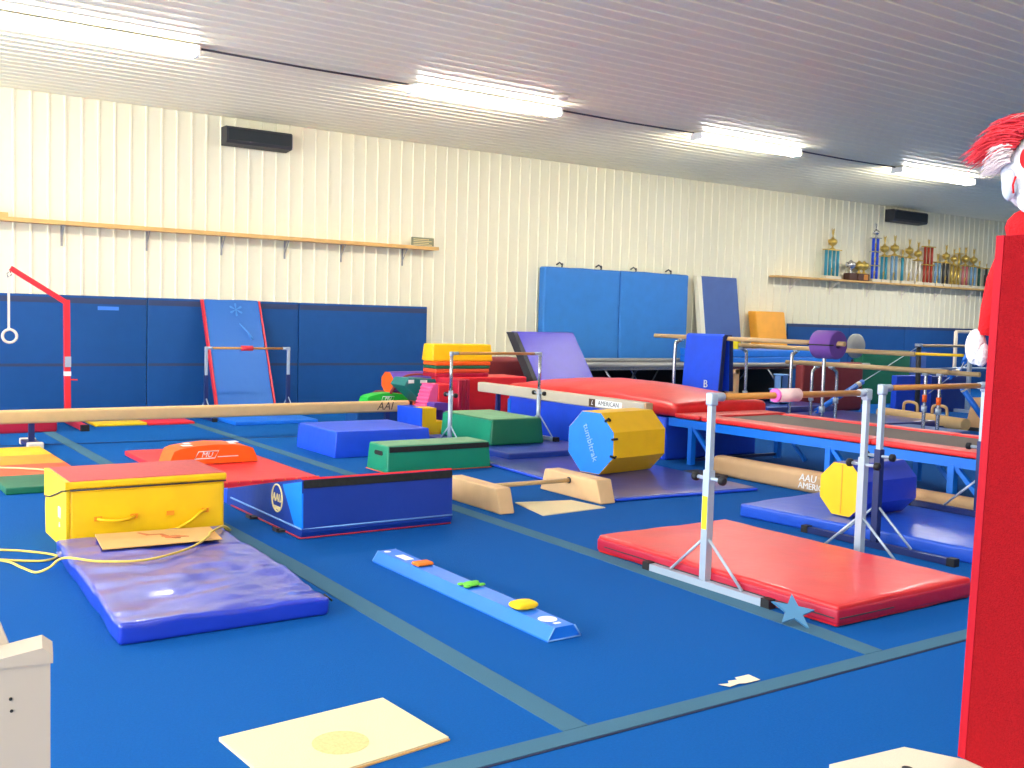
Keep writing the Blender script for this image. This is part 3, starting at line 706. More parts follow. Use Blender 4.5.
part('block', MB().rbox(*g1, .102, .40, .02, (4, 5, 3), taper(*g1, .102, .40, .93, .95, wr(.004, 4))), M['dgreen'], t)
part('top_cover', MB().rbox(6.635, 7.32, 10.02, 11.11, .397, .407, .006), M['mossy'], t, 'worn pale green top')
part('side_panel', MB().prism([(6.596, .12), (6.604, .12), (6.629, .39), (6.62, .39)], 1, 10.02, 11.12), M['green'], t)

# ------------------------------------------------------------------ centre
solo('folding_mat', MB().rbox(6.42, 7.76, 9.35, 11.25, .0, .1, .02, (5, 4, 2), wr(.004, 3)), M['navyv'], 'flat royal blue mat in front of the larger green block', 'mat')
kid_bar('training_bar', 'small steel low bar with wooden rail in the middle', 6.30, 7.58, 10.42, 1.155, 0, 'chrome', 'steel', za=(0, .1), foot_len=.38, r=.018, post=.028, square=False, cs=.72)
t = thing('folding_mat', 'thin deep blue folding mat under yellow octagon', 'mat', (7, 8, 0))
q = MB().rbox(0, 1.65, 0, 2.75, 0, .035, .012, (6, 10, 1), wr(.004, 2.6, 2.))
part('cover', q.map(rotxy(-.08, 5.92, 6.93)), M['thin'], t)
part('edge', MB().rbox(-.012, 1.66, -.012, 2.76, .004, .028, .012).map(rotxy(-.08, 5.92, 6.93)), M['blue'], t)
def octagon(cx, y, x0, x1, z0, r, ang, m_side, m_end, name, label, rot=PI / 8):
    """an octagonal roll lying on one of its faces, its axis at angle ang from x"""
    t = thing(name, label, 'octagon roll', (cx, y, z0))
    ap = r * math.cos(PI / 8)
    prof = [(r * math.cos(PI / 8 + k * PI / 4), z0 + ap + r * math.sin(PI / 8 + k * PI / 4)) for k in range(8)]
    fn = rotxy(ang, cx, y)
    part('body', MB().prism(prof, 0, x0 + .004, x1 - .004).map(fn), m_side, t)
    p2 = [(u * .985, z0 + ap + (v - z0 - ap) * .985) for u, v in prof]
    for (a, b) in ((x0, x0 + .006), (x1 - .006, x1)): part('end_panel', MB().prism(p2, 0, a, b).map(fn), m_end, t)
    return t, fn, ap
t, fn, ap = octagon(6.99, 8.21, -.40, .40, .042, .338, .14, M['yellow'], M['bright'], 'octagon_roll', 'large yellow octagon tumbling roll with bright blue ends')
q = MB(); q.text('tumbltrak', (-.404, .0, .042 + ap), (0, -.42, -1), (0, -1, .42), .1, .003); part('lettering', q.map(fn), M['pale'], t, 'pale slanted lettering')
for a in (-.35, .2, .85):
    q = MB(); q.tube([(-.42, -math.cos(a) * .305, .042 + ap + math.sin(a) * .305), (-.39, -math.cos(a) * .35, .042 + ap + math.sin(a) * .35), (-.35, -math.cos(a) * .32, .042 + ap + math.sin(a) * .32)], .013, 6); part('buckle', q.map(fn), M['black'], t, 'black buckle')
t = thing('parallette', 'low wooden bar set on two pale tapered wood blocks', 'floor bar', (5.2, 7.3, 0))
def wblock(x0, x1):
    y0, y1, h = 6.88, 7.78, .205
    return MB().rbox(x0, x1, y0, y1, 0, h, .014, (2, 3, 2), taper(x0, x1, y0, y1, 0, h, 1., .84))
part('end_block', wblock(4.655, 4.80), M['wood'], t); part('end_block', wblock(5.70, 5.87), M['wood'], t)
part('dowel', MB().tube([(4.80, 7.33, .155), (5.70, 7.33, .15)], .02, 10), M['woodrail'], t)
part('bolt', MB().lathe([(.03, -.006), (.03, .0)], (5.695, 7.33, .15), 10, axis=0), M['dark'], t)
solo('carpet_square', MB().prism([(5.07, 7.27), (4.945, 6.69), (5.64, 6.745), (5.585, 7.15)], 2, 0, .008), M['tan'], 'cream carpet square between the wooden floor blocks', 'carpet square')

t = thing('balance_beam', 'grey suede balance beam on legs in front of crash mat', 'balance beam', (7.62, 10, 0))
part('beam', MB().rbox(7.6, 7.72, 8.5, 11.88, .575, .705, .02, (2, 4, 2)), M['greysuede'], t)
part('end_cap', MB().rbox(7.605, 7.715, 8.47, 8.5, .58, .70, .01), M['suede2'], t, 'brown end cap')
part('label', MB().box(7.597, 7.6, 8.86, 9.33, .595, .675), M['logo'], t, 'white label'); part('logo_square', MB().box(7.597, 7.6, 9.335, 9.45, .585, .675), M['ink'], t, 'dark logo square')
q = MB(); q.text('AMERICAN', (7.596, 9.095, .635), (0, -1, 0), (0, 0, 1), .075, .0008); part('lettering', q, M['dark'], t)
q = MB(); q.text('L', (7.596, 9.39, .63), (0, -1, 0), (0, 0, 1), .08, .0008, shear=.3); part('logo_letter', q, M['logo'], t)
for y in (8.85, 11.45):
    lg = part('leg', MB().bar((7.66, y, .58), (7.66, y - .0, .05), .05, .05, up=(0, 1, 0)).bar((7.66, y, .5), (7.66, y + .12, .05), .03, .03), M['navy'], t)
    part('foot', MB().bar((7.45, y, .025), (7.87, y, .025), .06, .05), M['navy'], lg)

# ------------------------------------------------------------------ crash mat and tumble track
t = thing('crash_mat', 'thick puffy red landing mat with blue sides beside the grey beam', 'crash mat', (9, 10.2, 0))
part('base', MB().rbox(8.2, 9.72, 8.78, 12.0, 0, .50, .03, (5, 8, 4), wr(.012, 2.5, 3.)), M['blue'], t)
part('corner_patch', MB().box(8.19, 8.2, 11.93, 12.0, .03, .46), M['sky'], t, 'light blue corner patch')
part('logo', MB().text('B', (8.186, 9.5, .33), (0, -1, 0), (0, 0, 1), .14, .002), M['pale'], t)
def dome(p):
    u = (p.x - 8.19) / 1.53; v = (p.y - 8.62) / 3.4
    k = max(0, math.sin(PI * min(1, max(0, u)))) ** .6 * max(0, math.sin(PI * min(1, max(0, v)))) ** .6
    t_ = max(0., (p.z - .52) / .13)
    p.z += t_ * k * .15 + t_ * .012 * noise.noise(Vector((p.x * 3, p.y * 3, 1)))
    return p
part('top_cushion', MB().rbox(8.19, 9.72, 8.62, 12.02, .512, .665, .06, (14, 24, 3), dome), M['red'], t, 'puffy red top')
t = thing('tumble_track', 'long tumbling trampoline track with blue frame and red pads', 'tumble track', (8.9, 5.5, 0))
YA, YB = 1.6, 8.7
fr = MB()
for x in (8.2, 9.62): fr.bar((x, YA, .462), (x, YB, .462), .06, .09)
for y in (YA, 4.0, 6.4, YB): fr.bar((8.2, y, .455), (9.62, y, .455), .04, .04)
part('frame', fr, M['frame'], t)
for y in (8.35, 6.47, 5.17, 3.2):
    for x in (8.2, 9.62):
        lg = part('leg', MB().bar((x, y, .01), (x, y, .44), .07, .06, up=(0, 1, 0)), M['frame'], t)
        part('leg_brace', MB().bar((x, y - .03, .42), (x, y - .42, .03), .04, .04), M['frame'], lg)
    part('cross_brace', MB().bar((8.25, y, .06), (9.57, y, .06), .04, .03), M['navy'], t)
part('bed', MB().box(8.45, 9.45, YA, YB, .535, .545), M['mesh'], t)
for k in range(3):
    y0, y1 = 1.6 + k * 2.2, 1.6 + (k + 1) * 2.2 - .01
    part('edge_pad', MB().rbox(8.165, 8.47, y0, y1, .512, .565, .018, (2, 4, 1), wr(.004, 4, k)), M['red'], t, 'red edge pad')
    part('edge_pad', MB().rbox(9.48, 9.66, y0, y1, .512, .56, .018, (2, 4, 1), wr(.004, 4, k + 5)), M['redm'], t, 'red edge pad')
part('end_pad', MB().rbox(8.165, 9.6, 8.22, 8.6, .514, .566, .018, (4, 2, 1)), M['red'], t, 'red edge pad')

t = thing('foam_log', 'tan suede floor beam with white lettering under the track', 'floor beam', (8.02, 6.3, 0))
part('log', MB().rbox(7.92, 8.11, 4.45, 7.78, .0, .205, .06, (2, 6, 2)), M['suede2'], t)
q = MB(); q.text('AAU', (7.917, 6.49, .14), (0, -1, 0), (0, 0, 1), .1, .003, shear=.15); q.text('AMERICAN', (7.917, 6.39, .065), (0, -1, 0), (0, 0, 1), .085, .003); part('lettering', q, M['logo'], t, 'white maker lettering')
q = MB(); q.prism([(5.55, .1), (5.4, .1), (5.43, .16), (5.475, .185), (5.52, .16)], 0, 7.915, 7.921); q.box(7.915, 7.921, 5.36, 5.6, .06, .08); part('emblem', q, mat('brown_print', (160, 110, 66), .8), t, 'brown emblem')
solo('floor_board', MB().box(7.6, 7.9, 7.5, 7.95, .0, .03), M['dark'], 'small flat dark board on floor at the end of the floor beam', 'board')

# ------------------------------------------------------------------ right: bars, mats
t = thing('folding_mat', 'royal blue mat with glossy top under yellow and purple octagon', 'mat', (7, 5, 0))
part('cover', MB().rbox(0, 1.36, -3.3, 0, 0, .11, .02, (8, 20, 2), wr(.006, 3., 4.)).map(rotxy(.088, 6.42, 5.95)), vinyl('cobalt_vinyl', (34, 84, 200), .3, .35, 5.), t)
t, fn, ap = octagon(7.05, 5.17, -.335, .335, .118, .225, .0, M['purple'], M['lemon'], 'octagon_roll', 'small purple octagon tumbling roll with yellow end')
part('end_seam', MB().box(-.339, -.335, -.004, .004, .14, .52).map(fn), M['gold'], t)
t = thing('clamp_block', 'small red clamp block behind the navy post', 'clamp', (8.02, 5.75, .2))
part('block', MB().rbox(7.98, 8.06, 5.8, 5.88, .207, .40, .02), M['redp'], t); part('knob', MB().ball((8.02, 5.79, .37), .03, n=8, m=6), M['black'], t)
t = kid_bar('training_bar', 'grey kip bar with wooden rail over red mat', 4.495, 5.96, 4.42, 1.155, 0, 'steel', 'steel', foot_len=.5, post=.025, grip=(5.06, 5.26, 'foampink'))
part('yellow_label', MB().box(4.4675, 4.4695, 4.4, 4.44, .36, .56), M['yellowsticker'], t, 'yellow warning label')
part('sleeve_edge', MB().lathe([(.043, 0), (.044, .02)], (5.04, 4.42, 1.155), 12, axis=0), M['hotpink'], t, 'hot pink sleeve edge')
t = kid_bar('training_bar', 'navy footed kip bar with grey posts beside the red panel', 6.42, 7.72, 4.63, 1.165, 0, 'steel', 'navy', za=(0, .112), foot_len=.62, post=.025)
t = thing('crash_mat', 'red vinyl mat on floor below the grey kip bar', 'mat', (5.1, 4.4, 0))
part('cover', MB().rbox(4.525, 5.76, 3.47, 5.48, 0, .122, .018, (24, 36, 4), wr(.007, 2.6, 9.)), M['red'], t)
part('side_band', MB().rbox(4.519, 5.766, 3.464, 5.486, .012, .10, .018, (6, 8, 2), wr(.003, 4, 9.)), M['crim'], t)
q = MB(); q.tube([(4.517, 5.4, .05), (4.517, 3.49, .05), (4.54, 3.461, .05), (5.0, 3.461, .05)], .004, 5); part('zip', q, M['dark'], t)
pts = []
for k in range(10):
    r_ = .118 if k % 2 == 0 else .048; a = PI / 2 + k * PI / 5 - .25; pts.append((r_ * math.cos(a), r_ * math.sin(a)))
q = MB().prism(pts, 2, -.006, .006)
ce = Vector((4.365, 3.63, .065))
xd = Vector((.86, -.5, .0)); zd = Vector((.3, .72, .6)).normalized(); yd = zd.cross(xd).normalized()
def starmap(p): return ce + xd * p.x + zd * p.y + yd * p.z
q = MB().prism(pts, 2, -.006, .006).map(starmap)
mz = min(v[2] for v in q.v); q.map(lambda p: Vector((p.x, p.y, p.z - mz)))
solo('foam_star', q, M['star'], 'blue star cutout leaning against corner of red mat', 'star')
# low blue beam with bean bags
t = thing('floor_beam', 'light blue low foam beam on the open floor', 'floor beam', (3.13, 5, 0))
part('beam', MB().prism([(3.03, 0), (3.235, 0), (3.235, .008), (3.195, .068), (3.07, .068), (3.03, .008)], 1, 4.03, 5.93), M['sky'], t)
q = MB()
for y in (4.028, 5.932):
    q.tube([(3.03, y, .006), (3.07, y, .068), ], .004, 5); q.tube([(3.195, y, .068), (3.235, y, .006)], .004, 5)
    q.tube([(3.03, y, .006), (3.235, y, .006)], .004, 5)
part('piping', q, M['lblue'], t, 'pale piping')
q = MB()
for (y, r_) in ((4.17, .05), ): q.lathe([(r_, .068), (r_, .0695)], (3.13, y, 0), 20); q.box(3.11, 3.15, 4.08, 4.1, .068, .0695)
for y in (5.72, ): q.box(3.1, 3.16, y - .1, y + .04, .068, .0695); q.lathe([(.022, .068), (.022, .0696)], (3.11, 5.88, 0), 12)
part('logo', q, M['logo'], t, 'white worn logo')
def beanbag(y, m, label, kind):
    q = MB()
    if kind == 'sq':
        q.ball((0, 0, 0), .062, .05, .02, 20, 10, fn=lambda p: Vector((max(-.05, min(.05, p.x * 1.15)), max(-.04, min(.04, p.y * 1.15)), p.z)))
    elif kind == 'frog':
        q.ball((0, 0, 0), .05, .038, .014, 16, 8)
        for (dx, dy) in ((-.045, .03), (.045, .03), (-.045, -.03), (.045, -.03)): q.ball((dx, dy, -.003), .022, .016, .009, 8, 6)
    else:
        q.rbox(-.06, .06, -.045, .045, -.014, .014, .012)
    q.map(lambda p: Vector((p.x, p.y, p.z * .8)) * {'box': .95, 'frog': 1.1, 'sq': 1.3}[kind]); q.map(rotxy(.03, 3.13, y)); mz = min(v[2] for v in q.v); q.map(lambda p: Vector((p.x, p.y, p.z - mz + .0705)))
    return solo('bean_bag', q, m, label, 'bean bag', 'bean bags on the light blue beam')
beanbag(5.46, M['grain'], 'orange bean bag on the far end of the low blue beam', 'box')
beanbag(4.9, M['bgreen'], 'green frog shaped bean bag in the middle of the low blue beam', 'frog')
beanbag(4.385, M['byellow'], 'yellow bean bag on the near end of the low blue beam', 'sq')
# foreground carpet pieces and paper
t = thing('carpet_square', 'cream carpet piece with a round worn patch in the foreground', 'carpet square', (1.6, 3.4, 0))
part('piece', MB().prism([(1.265, 3.69), (1.30, 3.18), (2.0, 3.262), (1.972, 3.745)][::-1], 2, 0, .014), M['tan'], t)
part('worn_patch', MB().lathe([(.105, 0), (.105, .0015)], (1.63, 3.42, .014), 28).map(lambda p: Vector((p.x, p.y, p.z))), M['worn'], t, 'round worn yellowish patch')
part('backing', MB().prism([(1.305, 3.174), (2.004, 3.258), (2.004, 3.264), (1.305, 3.18)], 2, 0, .006), M['card'], t)
t = thing('carpet_square', 'off white carpet piece at the foot of the red panel', 'carpet square', (3.25, 2.1, 0))
part('piece', MB().prism([(3.06, 2.35), (2.92, 1.75), (3.75, 1.72), (3.58, 2.03), (3.44, 2.305)][::-1], 2, 0, .014), M['cream'], t)
part('hole', MB().lathe([(.02, 0), (.02, .002)], (3.28, 2.18, .0135), 12), M['black'], t, 'small black hole')
q = MB().prism([(3.33, 3.165), (3.355, 3.12), (3.42, 3.128), (3.45, 3.115), (3.54, 3.113), (3.545, 3.187), (3.46, 3.19), (3.45, 3.165), (3.40, 3.175), (3.38, 3.15)], 2, .005, .007)
solo('torn_paper', q, M['paper'], 'torn scrap of cream tape on floor beside the cross strip', 'paper')

# ------------------------------------------------------------------ soft play pile in the middle back
t = thing('foam_block', 'big upright red mat block behind the low bar', 'mat', (8.3, 12.9, 0))
part('block', MB().rbox(7.72, 9.02, 12.72, 13.35, 0, .71, .02, (3, 2, 3)), M['redm'], t)
t = thing('foam_block', 'red panel mat standing on edge beside the pink block', 'mat', (7.5, 12.4, 0))
q = MB()
for k in range(3): q.rbox(7.47 + k * .075, 7.535 + k * .075, 12.15 + k * .02, 12.75, 0, .72, .02)
part('panel', q, M['crim'], t)
t = thing('panel_mat', 'folded mat with orange, green and red edges on red block', 'folded mat', (7.95, 13, .712))
for k, (m, z0, z1) in enumerate((('crim', .712, .77), ('dorange', .772, .83), ('dgreen', .832, .876), ('orange', .878, .935))):
    part('panel', MB().rbox(7.46, 8.36 + .01 * k, 12.76, 13.14, z0, z1, .015, (3, 2, 1)), M[m], t)
t = thing('foam_block', 'yellow trapezoid foam block on top of the folded mat', 'foam block', (7.95, 13, .94))
g2 = (7.42, 8.44, 12.78, 13.12)
part('block', MB().rbox(*g2, .938, 1.185, .02, (4, 3, 3), taper(*g2, .938, 1.185, .97, .8)), M['yellow'], t)
part('seam', MB().box(7.43, 8.43, 12.77, 12.78, .953, .96), M['gold'], t)
t, fn, ap = octagon(7.72, 13.95, -.44, .44, .42, .165, .12, M['violet'], M['orange'], 'octagon_roll', 'violet octagon roll with orange end lying on the pile')
solo('foam_block', MB().prism([(7.05, 0), (8.3, 0), (8.3, .416), (7.3, .416), (7.1, .3)], 1, 13.6, 14.3), M['maroon'], 'maroon foam block under the violet octagon roll', 'foam block')
t = mailbox(6.60, 7.36, 13.25, 13.5, .245, .215, M['lime'], 'arched_block', 'bright green arched foam block behind the end of the left beam')
q = MB(); q.tube([(6.86, 13.247, .35), (6.88, 13.247, .41), (7.06, 13.247, .41), (7.04, 13.247, .35)], .006, 4, closed=True); q.text('MU', (6.96, 13.246, .38), (1, 0, 0), (0, 0, 1), .07, .002, shear=.3); part('logo', q, M['logo'], t)
solo('foam_block', MB().rbox(6.45, 7.4, 13.2, 13.58, 0, .243, .015), M['pad'], 'low blue foam block carrying the bright green arched block', 'foam block')
t = thing('foam_block', 'teal tapered foam block tipped over on the pile', 'foam block', (7.25, 13, .37))
part('block', MB().prism([(6.97, .60), (7.04, .70), (7.46, .685), (7.5, .60), (7.35, .36), (7.27, .36)], 1, 12.78, 13.2), M['teal'], t)
part('label', MB().box(7.03, 7.12, 12.775, 12.78, .63, .68).box(7.22, 7.33, 12.775, 12.78, .63, .675), M['logo'], t, 'white labels')
solo('foam_block', MB().prism([(7.15, 0), (7.52, 0), (7.52, .355), (7.15, .355)], 1, 12.8, 13.2), M['dorange'], 'orange foam cube half hidden under the teal block', 'foam block')
solo('folding_mat', MB().tube(spline([(7.0, 13.25, .45), (7.1, 13.25, .58), (7.22, 13.25, .69), (7.4, 13.25, .725), (7.62, 13.25, .715)]), .018, 6), M['maroon'], 'curved dark red mat edge draped behind the teal block', 'mat')
t = thing('foam_block', 'pink foam puzzle block with red front on the pile', 'foam block', (7.25, 12.6, .32))
prof = [(7.02, .322)] + [(7.03 + .009 * k + (.018 if k % 2 else 0), .322 + .32 * (k + 1) / 13) for k in range(12)] + [(7.14, .65), (7.24, .65), (7.22, .40), (7.26, .322)]
part('block', MB().prism(prof, 1, 12.3, 12.6), M['pink'], t); part('front_cushion', MB().rbox(7.23, 7.44, 12.28, 12.6, .392, .648, .015), M['redm'], t, 'red cushion')
t = thing('foam_arch', 'violet blue foam arch leaning beside the pink block', 'foam block', (7.2, 12.25, .2))
part('arch', MB().prism([(7.035, .318), (7.035, .40), (7.06, .417), (7.24, .41), (7.285, .38), (7.285, .12), (7.17, .12), (7.17, .30), (7.155, .318)], 1, 12.05, 12.25), M['violet'], t)
solo('foam_block', MB().box(7.03, 7.28, 12.3, 12.7, .0, .316), M['blue'], 'blue foam cube under the pink puzzle block', 'foam block')
t = thing('foam_steps', 'yellow foam steps with a blue side on the floor', 'foam steps', (6.85, 12.1, 0))
part('step_body', MB().prism([(6.70, 0), (7.06, 0), (7.06, .195), (6.915, .195), (6.915, .375), (6.70, .375)], 1, 11.79, 12.03), M['yellow'], t)
part('side_panel', MB().prism([(11.785, 0), (12.45, 0), (12.45, .36), (11.785, .376)], 0, 6.688, 6.70), M['blue'], t, 'blue side')
part('back_body', MB().box(6.701, 6.895, 12.035, 12.45, 0, .36), M['blue'], t)
part('seam', MB().box(6.71, 7.05, 11.784, 11.789, .045, .052), M['gold'], t)
t = thing('landing_mat', 'violet landing mat with black side leaning behind the crash mat', 'mat', (9.9, 13, 0))
def lean2(p):  # slab leaning back towards the wall
    k = (13.55 - 12.45) / 1.37
    return Vector((p.x, p.y + (p.z) * k, p.z))
part('cover', MB().rbox(9.40, 10.52, 12.45, 12.64, 0, 1.37, .012, (6, 2, 8)).map(lean2), vinyl('lavender_vinyl', (80, 74, 190), .38, .3, 5., spec=.35), t)
part('side_panel', MB().box(9.32, 9.405, 12.46, 12.66, 0, 1.36).map(lean2), M['dark'], t, 'black side panel')
solo('foam_block', MB().rbox(9.12, 9.95, 14.0, 14.6, 0, .93, .08, (3, 2, 3)), M['maroon'], 'maroon upright block left of the leaning violet mat', 'foam block')
solo('foam_block', MB().rbox(12.5, 13.36, 15.56, 15.93, 0, .715, .05, (3, 2, 3)), M['maroon'], 'maroon block right of the leaning violet mat', 'foam block')

# ------------------------------------------------------------------ parallel bars
def parallel_bars(rails, posts, label, donut=None):
    t = thing('parallel_bars', label, 'parallel bars', ((rails[0][0] + rails[-1][0]) / 2, (rails[0][1] + rails[0][2]) / 2, 0))
    for (x, y0, y1, z, m) in rails:
        part('rail', MB().tube([(x, y0, z), (x, y1, z)], .027, 10).map(lambda p: Vector((p.x, p.y, z + (p.z - z) * 1.25))), M[m], t)
    for (x, y, z, bx) in posts:
        u = part('upright', MB().tube(spline([(bx, y, .04), (bx, y, z - .2), (bx + (x - bx) * .35, y, z - .09), (x, y, z - .05)], 6), .025, 10), M['chrome'], t)
        part('collar', MB().lathe([(.04, 0), (.04, .08)], (bx, y, .45), 12), M['steel'], u); part('rail_clamp', MB().rbox(x - .035, x + .035, y - .04, y + .04, z - .06, z - .028, .012), M['steel'], u)
    ys = sorted({p[1] for p in posts}); xs = sorted({p[3] for p in posts})
    fr = MB()
    for x in (xs[0], xs[-1]): fr.bar((x, ys[0] - .25, .03), (x, ys[-1] + .25, .03), .08, .06)
    for y in (ys[0] - .25, ys[-1] + .25): fr.bar((xs[0], y, .03), (xs[-1], y, .03), .08, .06)
    part('base_frame', fr, M['steel'], t); return t
pbars = parallel_bars([(11.2, 12.32, 8.68, 1.37, 'woodrail'), (12.3, 11.8, 8.4, 1.255, 'woodrail')],
              [(11.2, 11.72, 1.37, 11.08), (11.2, 9.0, 1.37, 11.2), (12.3, 11.5, 1.255, 12.42), (12.3, 10.4, 1.255, 12.2)], 'parallel bars with two pale wooden rails carrying the purple foam ring')
pbars2 = parallel_bars([(12.9, 11.1, 7.82, 1.01, 'woodrail'), (12.62, 10.6, 8.1, 1.03, 'woodrail')],
              [(12.9, 10.5, 1.01, 12.8), (12.62, 10.0, 1.03, 12.75), (12.9, 8.62, 1.01, 12.9), (12.62, 8.22, 1.03, 12.62)], 'lower parallel bars with orange tagged posts in front of the green mat')
part('rail_sleeve', MB().tube([(12.3, 8.38, 1.26), (12.3, 7.7, 1.27)], .02, 8), M['lemon'], pbars, 'thin yellow pole end')
for (x, y) in ((12.9, 8.62), (12.62, 8.22)): part('tag', MB().tube([(x, y, .58), (x, y, .68)], .032, 10), M['orange'], pbars2, 'orange tag')
t = thing('foam_ring', 'purple foam ring pushed over the end of a wooden rail', 'foam ring', (11.2, 8.98, 1.15))
q = MB(); n = 28; prof = []
o0 = 0
for k in range(n):
    a = 2 * PI * k / n
    for (r_, y) in ((.05, -.17), (.175, -.17), (.188, -.155), (.188, .155), (.175, .17), (.05, .17)):
        q.v.append((11.2 + r_ * math.cos(a), 8.95 + y, 1.352 + r_ * math.sin(a)))
for k in range(n):
    k2 = (k + 1) % n
    for j in range(6):
        j2 = (j + 1) % 6; q.face([k * 6 + j, k * 6 + j2, k2 * 6 + j2, k2 * 6 + j], j in (1, 2, 3))
part('ring', q, M['foam'], t)
part('slit', MB().box(11.005, 11.1, 8.777, 9.123, 1.34, 1.357), M['black'], t, 'dark slit')
t = thing('draped_mat', 'royal blue mat draped over the wooden rail', 'mat', (11.1, 10.85, .5))
part('cover', MB().prism([(11.02, .3), (11.10, 1.40), (11.14, 1.43), (11.26, 1.43), (11.30, 1.38), (11.34, .6), (11.27, .6), (11.24, 1.36), (11.16, 1.37), (11.10, .3)], 1, 10.75, 11.5, smooth=False).map(wr(.012, 3, 2.)), M['blue'], t)
part('edge', MB().prism([(11.02, .3), (11.10, 1.40), (11.14, 1.43), (11.26, 1.43), (11.30, 1.38), (11.34, .6), (11.27, .6), (11.24, 1.36), (11.16, 1.37), (11.10, .3)], 1, 10.735, 10.75), M['navy'], t)
part('logo', MB().text('B', (11.035, 11.0, .69), (0, -1, 0), (0, 0, 1), .16, .004), M['logo'], t, 'white letter mark')
solo('yellow_tag', MB().box(12.27, 12.33, 11.55, 11.85, 1.19, 1.33), M['yellowsticker'], 'bright yellow tag hanging at the wooden rail beside the draped mat', 'tag')

# ------------------------------------------------------------------ right background
t = thing('foam_block', 'maroon upholstered block behind the parallel bar posts', 'foam block', (15.8, 12.9, 0))
part('block', MB().rbox(15.05, 16.8, 12.55, 12.75, .0, .92, .06, (4, 2, 4)), M['maroon'], t)
solo('panel_mat', MB().rbox(18.02, 19.62, 13.5, 13.75, 0, 1.12, .02, (3, 2, 3)), M['dgreen'], 'dark green upright mat right of the maroon block', 'mat')
solo('panel_mat', MB().rbox(19.65, 20.2, 13.5, 13.75, 0, 1.1, .02, (2, 2, 3)), M['steelb'], 'narrow slate blue upright mat beside the dark green mat', 'mat')
t = thing('panel_mat', 'wide royal blue upright mat behind the orange tagged posts', 'mat', (17.8, 11.8, 0))
part('cover', MB().rbox(16.7, 17.8, 11.75, 11.87, 0, .72, .02, (3, 2, 3)), M['blue'], t); part('right_panel', MB().rbox(17.805, 18.95, 11.75, 11.87, 0, .70, .02, (3, 2, 3)), M['navyv'], t)
solo('folding_mat', MB().rbox(12.9, 15.0, 9.8, 11.6, 0, .14, .02, (3, 3, 1)), M['thin'], 'flat violet blue mat on floor beyond the tumbling track', 'mat')
solo('folding_mat', MB().rbox(13.2, 14.2, 8.7, 9.75, 0, .12, .02, (3, 3, 1)), M['steelb'], 'flat grey blue mat on floor in front of the pommel beam', 'mat')
t = thing('pommel_beam', 'tan suede pommel beam with two curved handles', 'pommel', (15, 9.2, 0))
pa, pb = Vector((15.5, 11.2, .125)), Vector((14.95, 9.25, .125))
part('body', MB().tube([pa, pb], .095, 16), M['suede'], t)
d = (pb - pa).normalized()
for s in (.42, .8):
    c0 = pa + d * 1.8 * s
    part('handle', MB().tube(spline([c0 - d * .17 + Vector((0, 0, .05)), c0 - d * .16 + Vector((0, 0, .2)), c0 - d * .08 + Vector((0, 0, .24)), c0 + d * .08 + Vector((0, 0, .24)), c0 + d * .16 + Vector((0, 0, .2)), c0 + d * .17 + Vector((0, 0, .05))], 5), .024, 8), M['suede'], t)
for s in (.2, 1.55):
    c0 = pa + d * s; part('leg', MB().box(c0.x - .1, c0.x + .1, c0.y - .05, c0.y + .05, 0, .06), M['navy'], t)
t = thing('wooden_block', 'tapered brown wooden block at right beside the red panel', 'wooden block', (15.9, 9.6, 0))
part('body', MB().prism([(15.35, .06), (15.9, .06), (15.82, .52), (15.5, .52)], 1, 9.0, 9.5), M['suede2'], t); part('foot', MB().box(15.33, 15.92, 8.98, 9.52, 0, .058), M['dark'], t)
# uneven bars with padded cables
t = thing('uneven_bars', 'uneven bars with grey post, tan rail and blue padded cables', 'uneven bars', (17.2, 11.5, 0))
part('upright', MB().tube([(17.0, 11.5, .03), (16.95, 11.5, 1.3)], .045, 10), M['dark'], t, 'dark grey upright')
part('upright', MB().tube([(18.6, 11.5, .03), (18.6, 11.5, 1.28)], .045, 10), M['steel'], t)
part('rail', MB().tube([(16.95, 11.5, 1.285), (18.62, 11.5, 1.285)], .026, 10), M['woodrail'], t)
part('base', MB().bar((16.98, 10.9, .03), (16.98, 12.1, .03), .1, .06), M['steel'], t); part('base', MB().bar((18.6, 10.9, .03), (18.6, 12.1, .03), .1, .06), M['steel'], t)
part('collar', MB().lathe([(.07, 0), (.07, .06)], (16.95, 11.5, 1.26), 12), M['steel'], t)
def cable(p0, p1, f0, f1):
    p0, p1 = Vector(p0), Vector(p1)
    c_ = part('cable', MB().tube([p0, p1], .008, 6), M['steel'], t)
    part('cable_pad', MB().tube([p0.lerp(p1, f0), p0.lerp(p1, f1)], .045, 10), M['sky'], c_, 'blue foam cable pad')
    part('pad_band', MB().tube([p0.lerp(p1, f1 - .06), p0.lerp(p1, f1 - .03)], .048, 10), M['white'], c_)
cable((13.5, 11.0, .2), (16.95, 11.5, 1.27), .02, .43)
cable((15.6, 10.35, .52), (18.5, 10.9, 1.42), .28, .42)
cable((16.3, 10.3, .80), (18.9, 11.6, 1.42), .35, .72)
q0 = Vector((15.35, 9.05, .03)); q1 = Vector((15.0, 9.4, .72))
cable(q0, q1, .08, .95)
t = thing('bar_frame', 'white steel frame standing beyond the uneven bars', 'frame', (18.4, 11.8, 0))
part('post', MB().tube([(18.75, 11.9, .02), (18.72, 11.9, 1.56)], .035, 8), M['white'], t); part('top_rail', MB().tube([(18.72, 11.9, 1.56), (21, 11.9, 1.56)], .03, 8), M['white'], t); part('far_post', MB().tube([(21, 11.9, .02), (21, 11.9, 1.56)], .035, 8), M['white'], t)
part('lower_rail', MB().tube([(16.9, 11.3, .86), (18.6, 11.6, .86), (20.2, 11.9, .82)], .022, 8), M['steel'], t)
t = thing('floor_fan', 'round grey fan behind the purple foam ring', 'fan', (17.1, 13.0, .9))
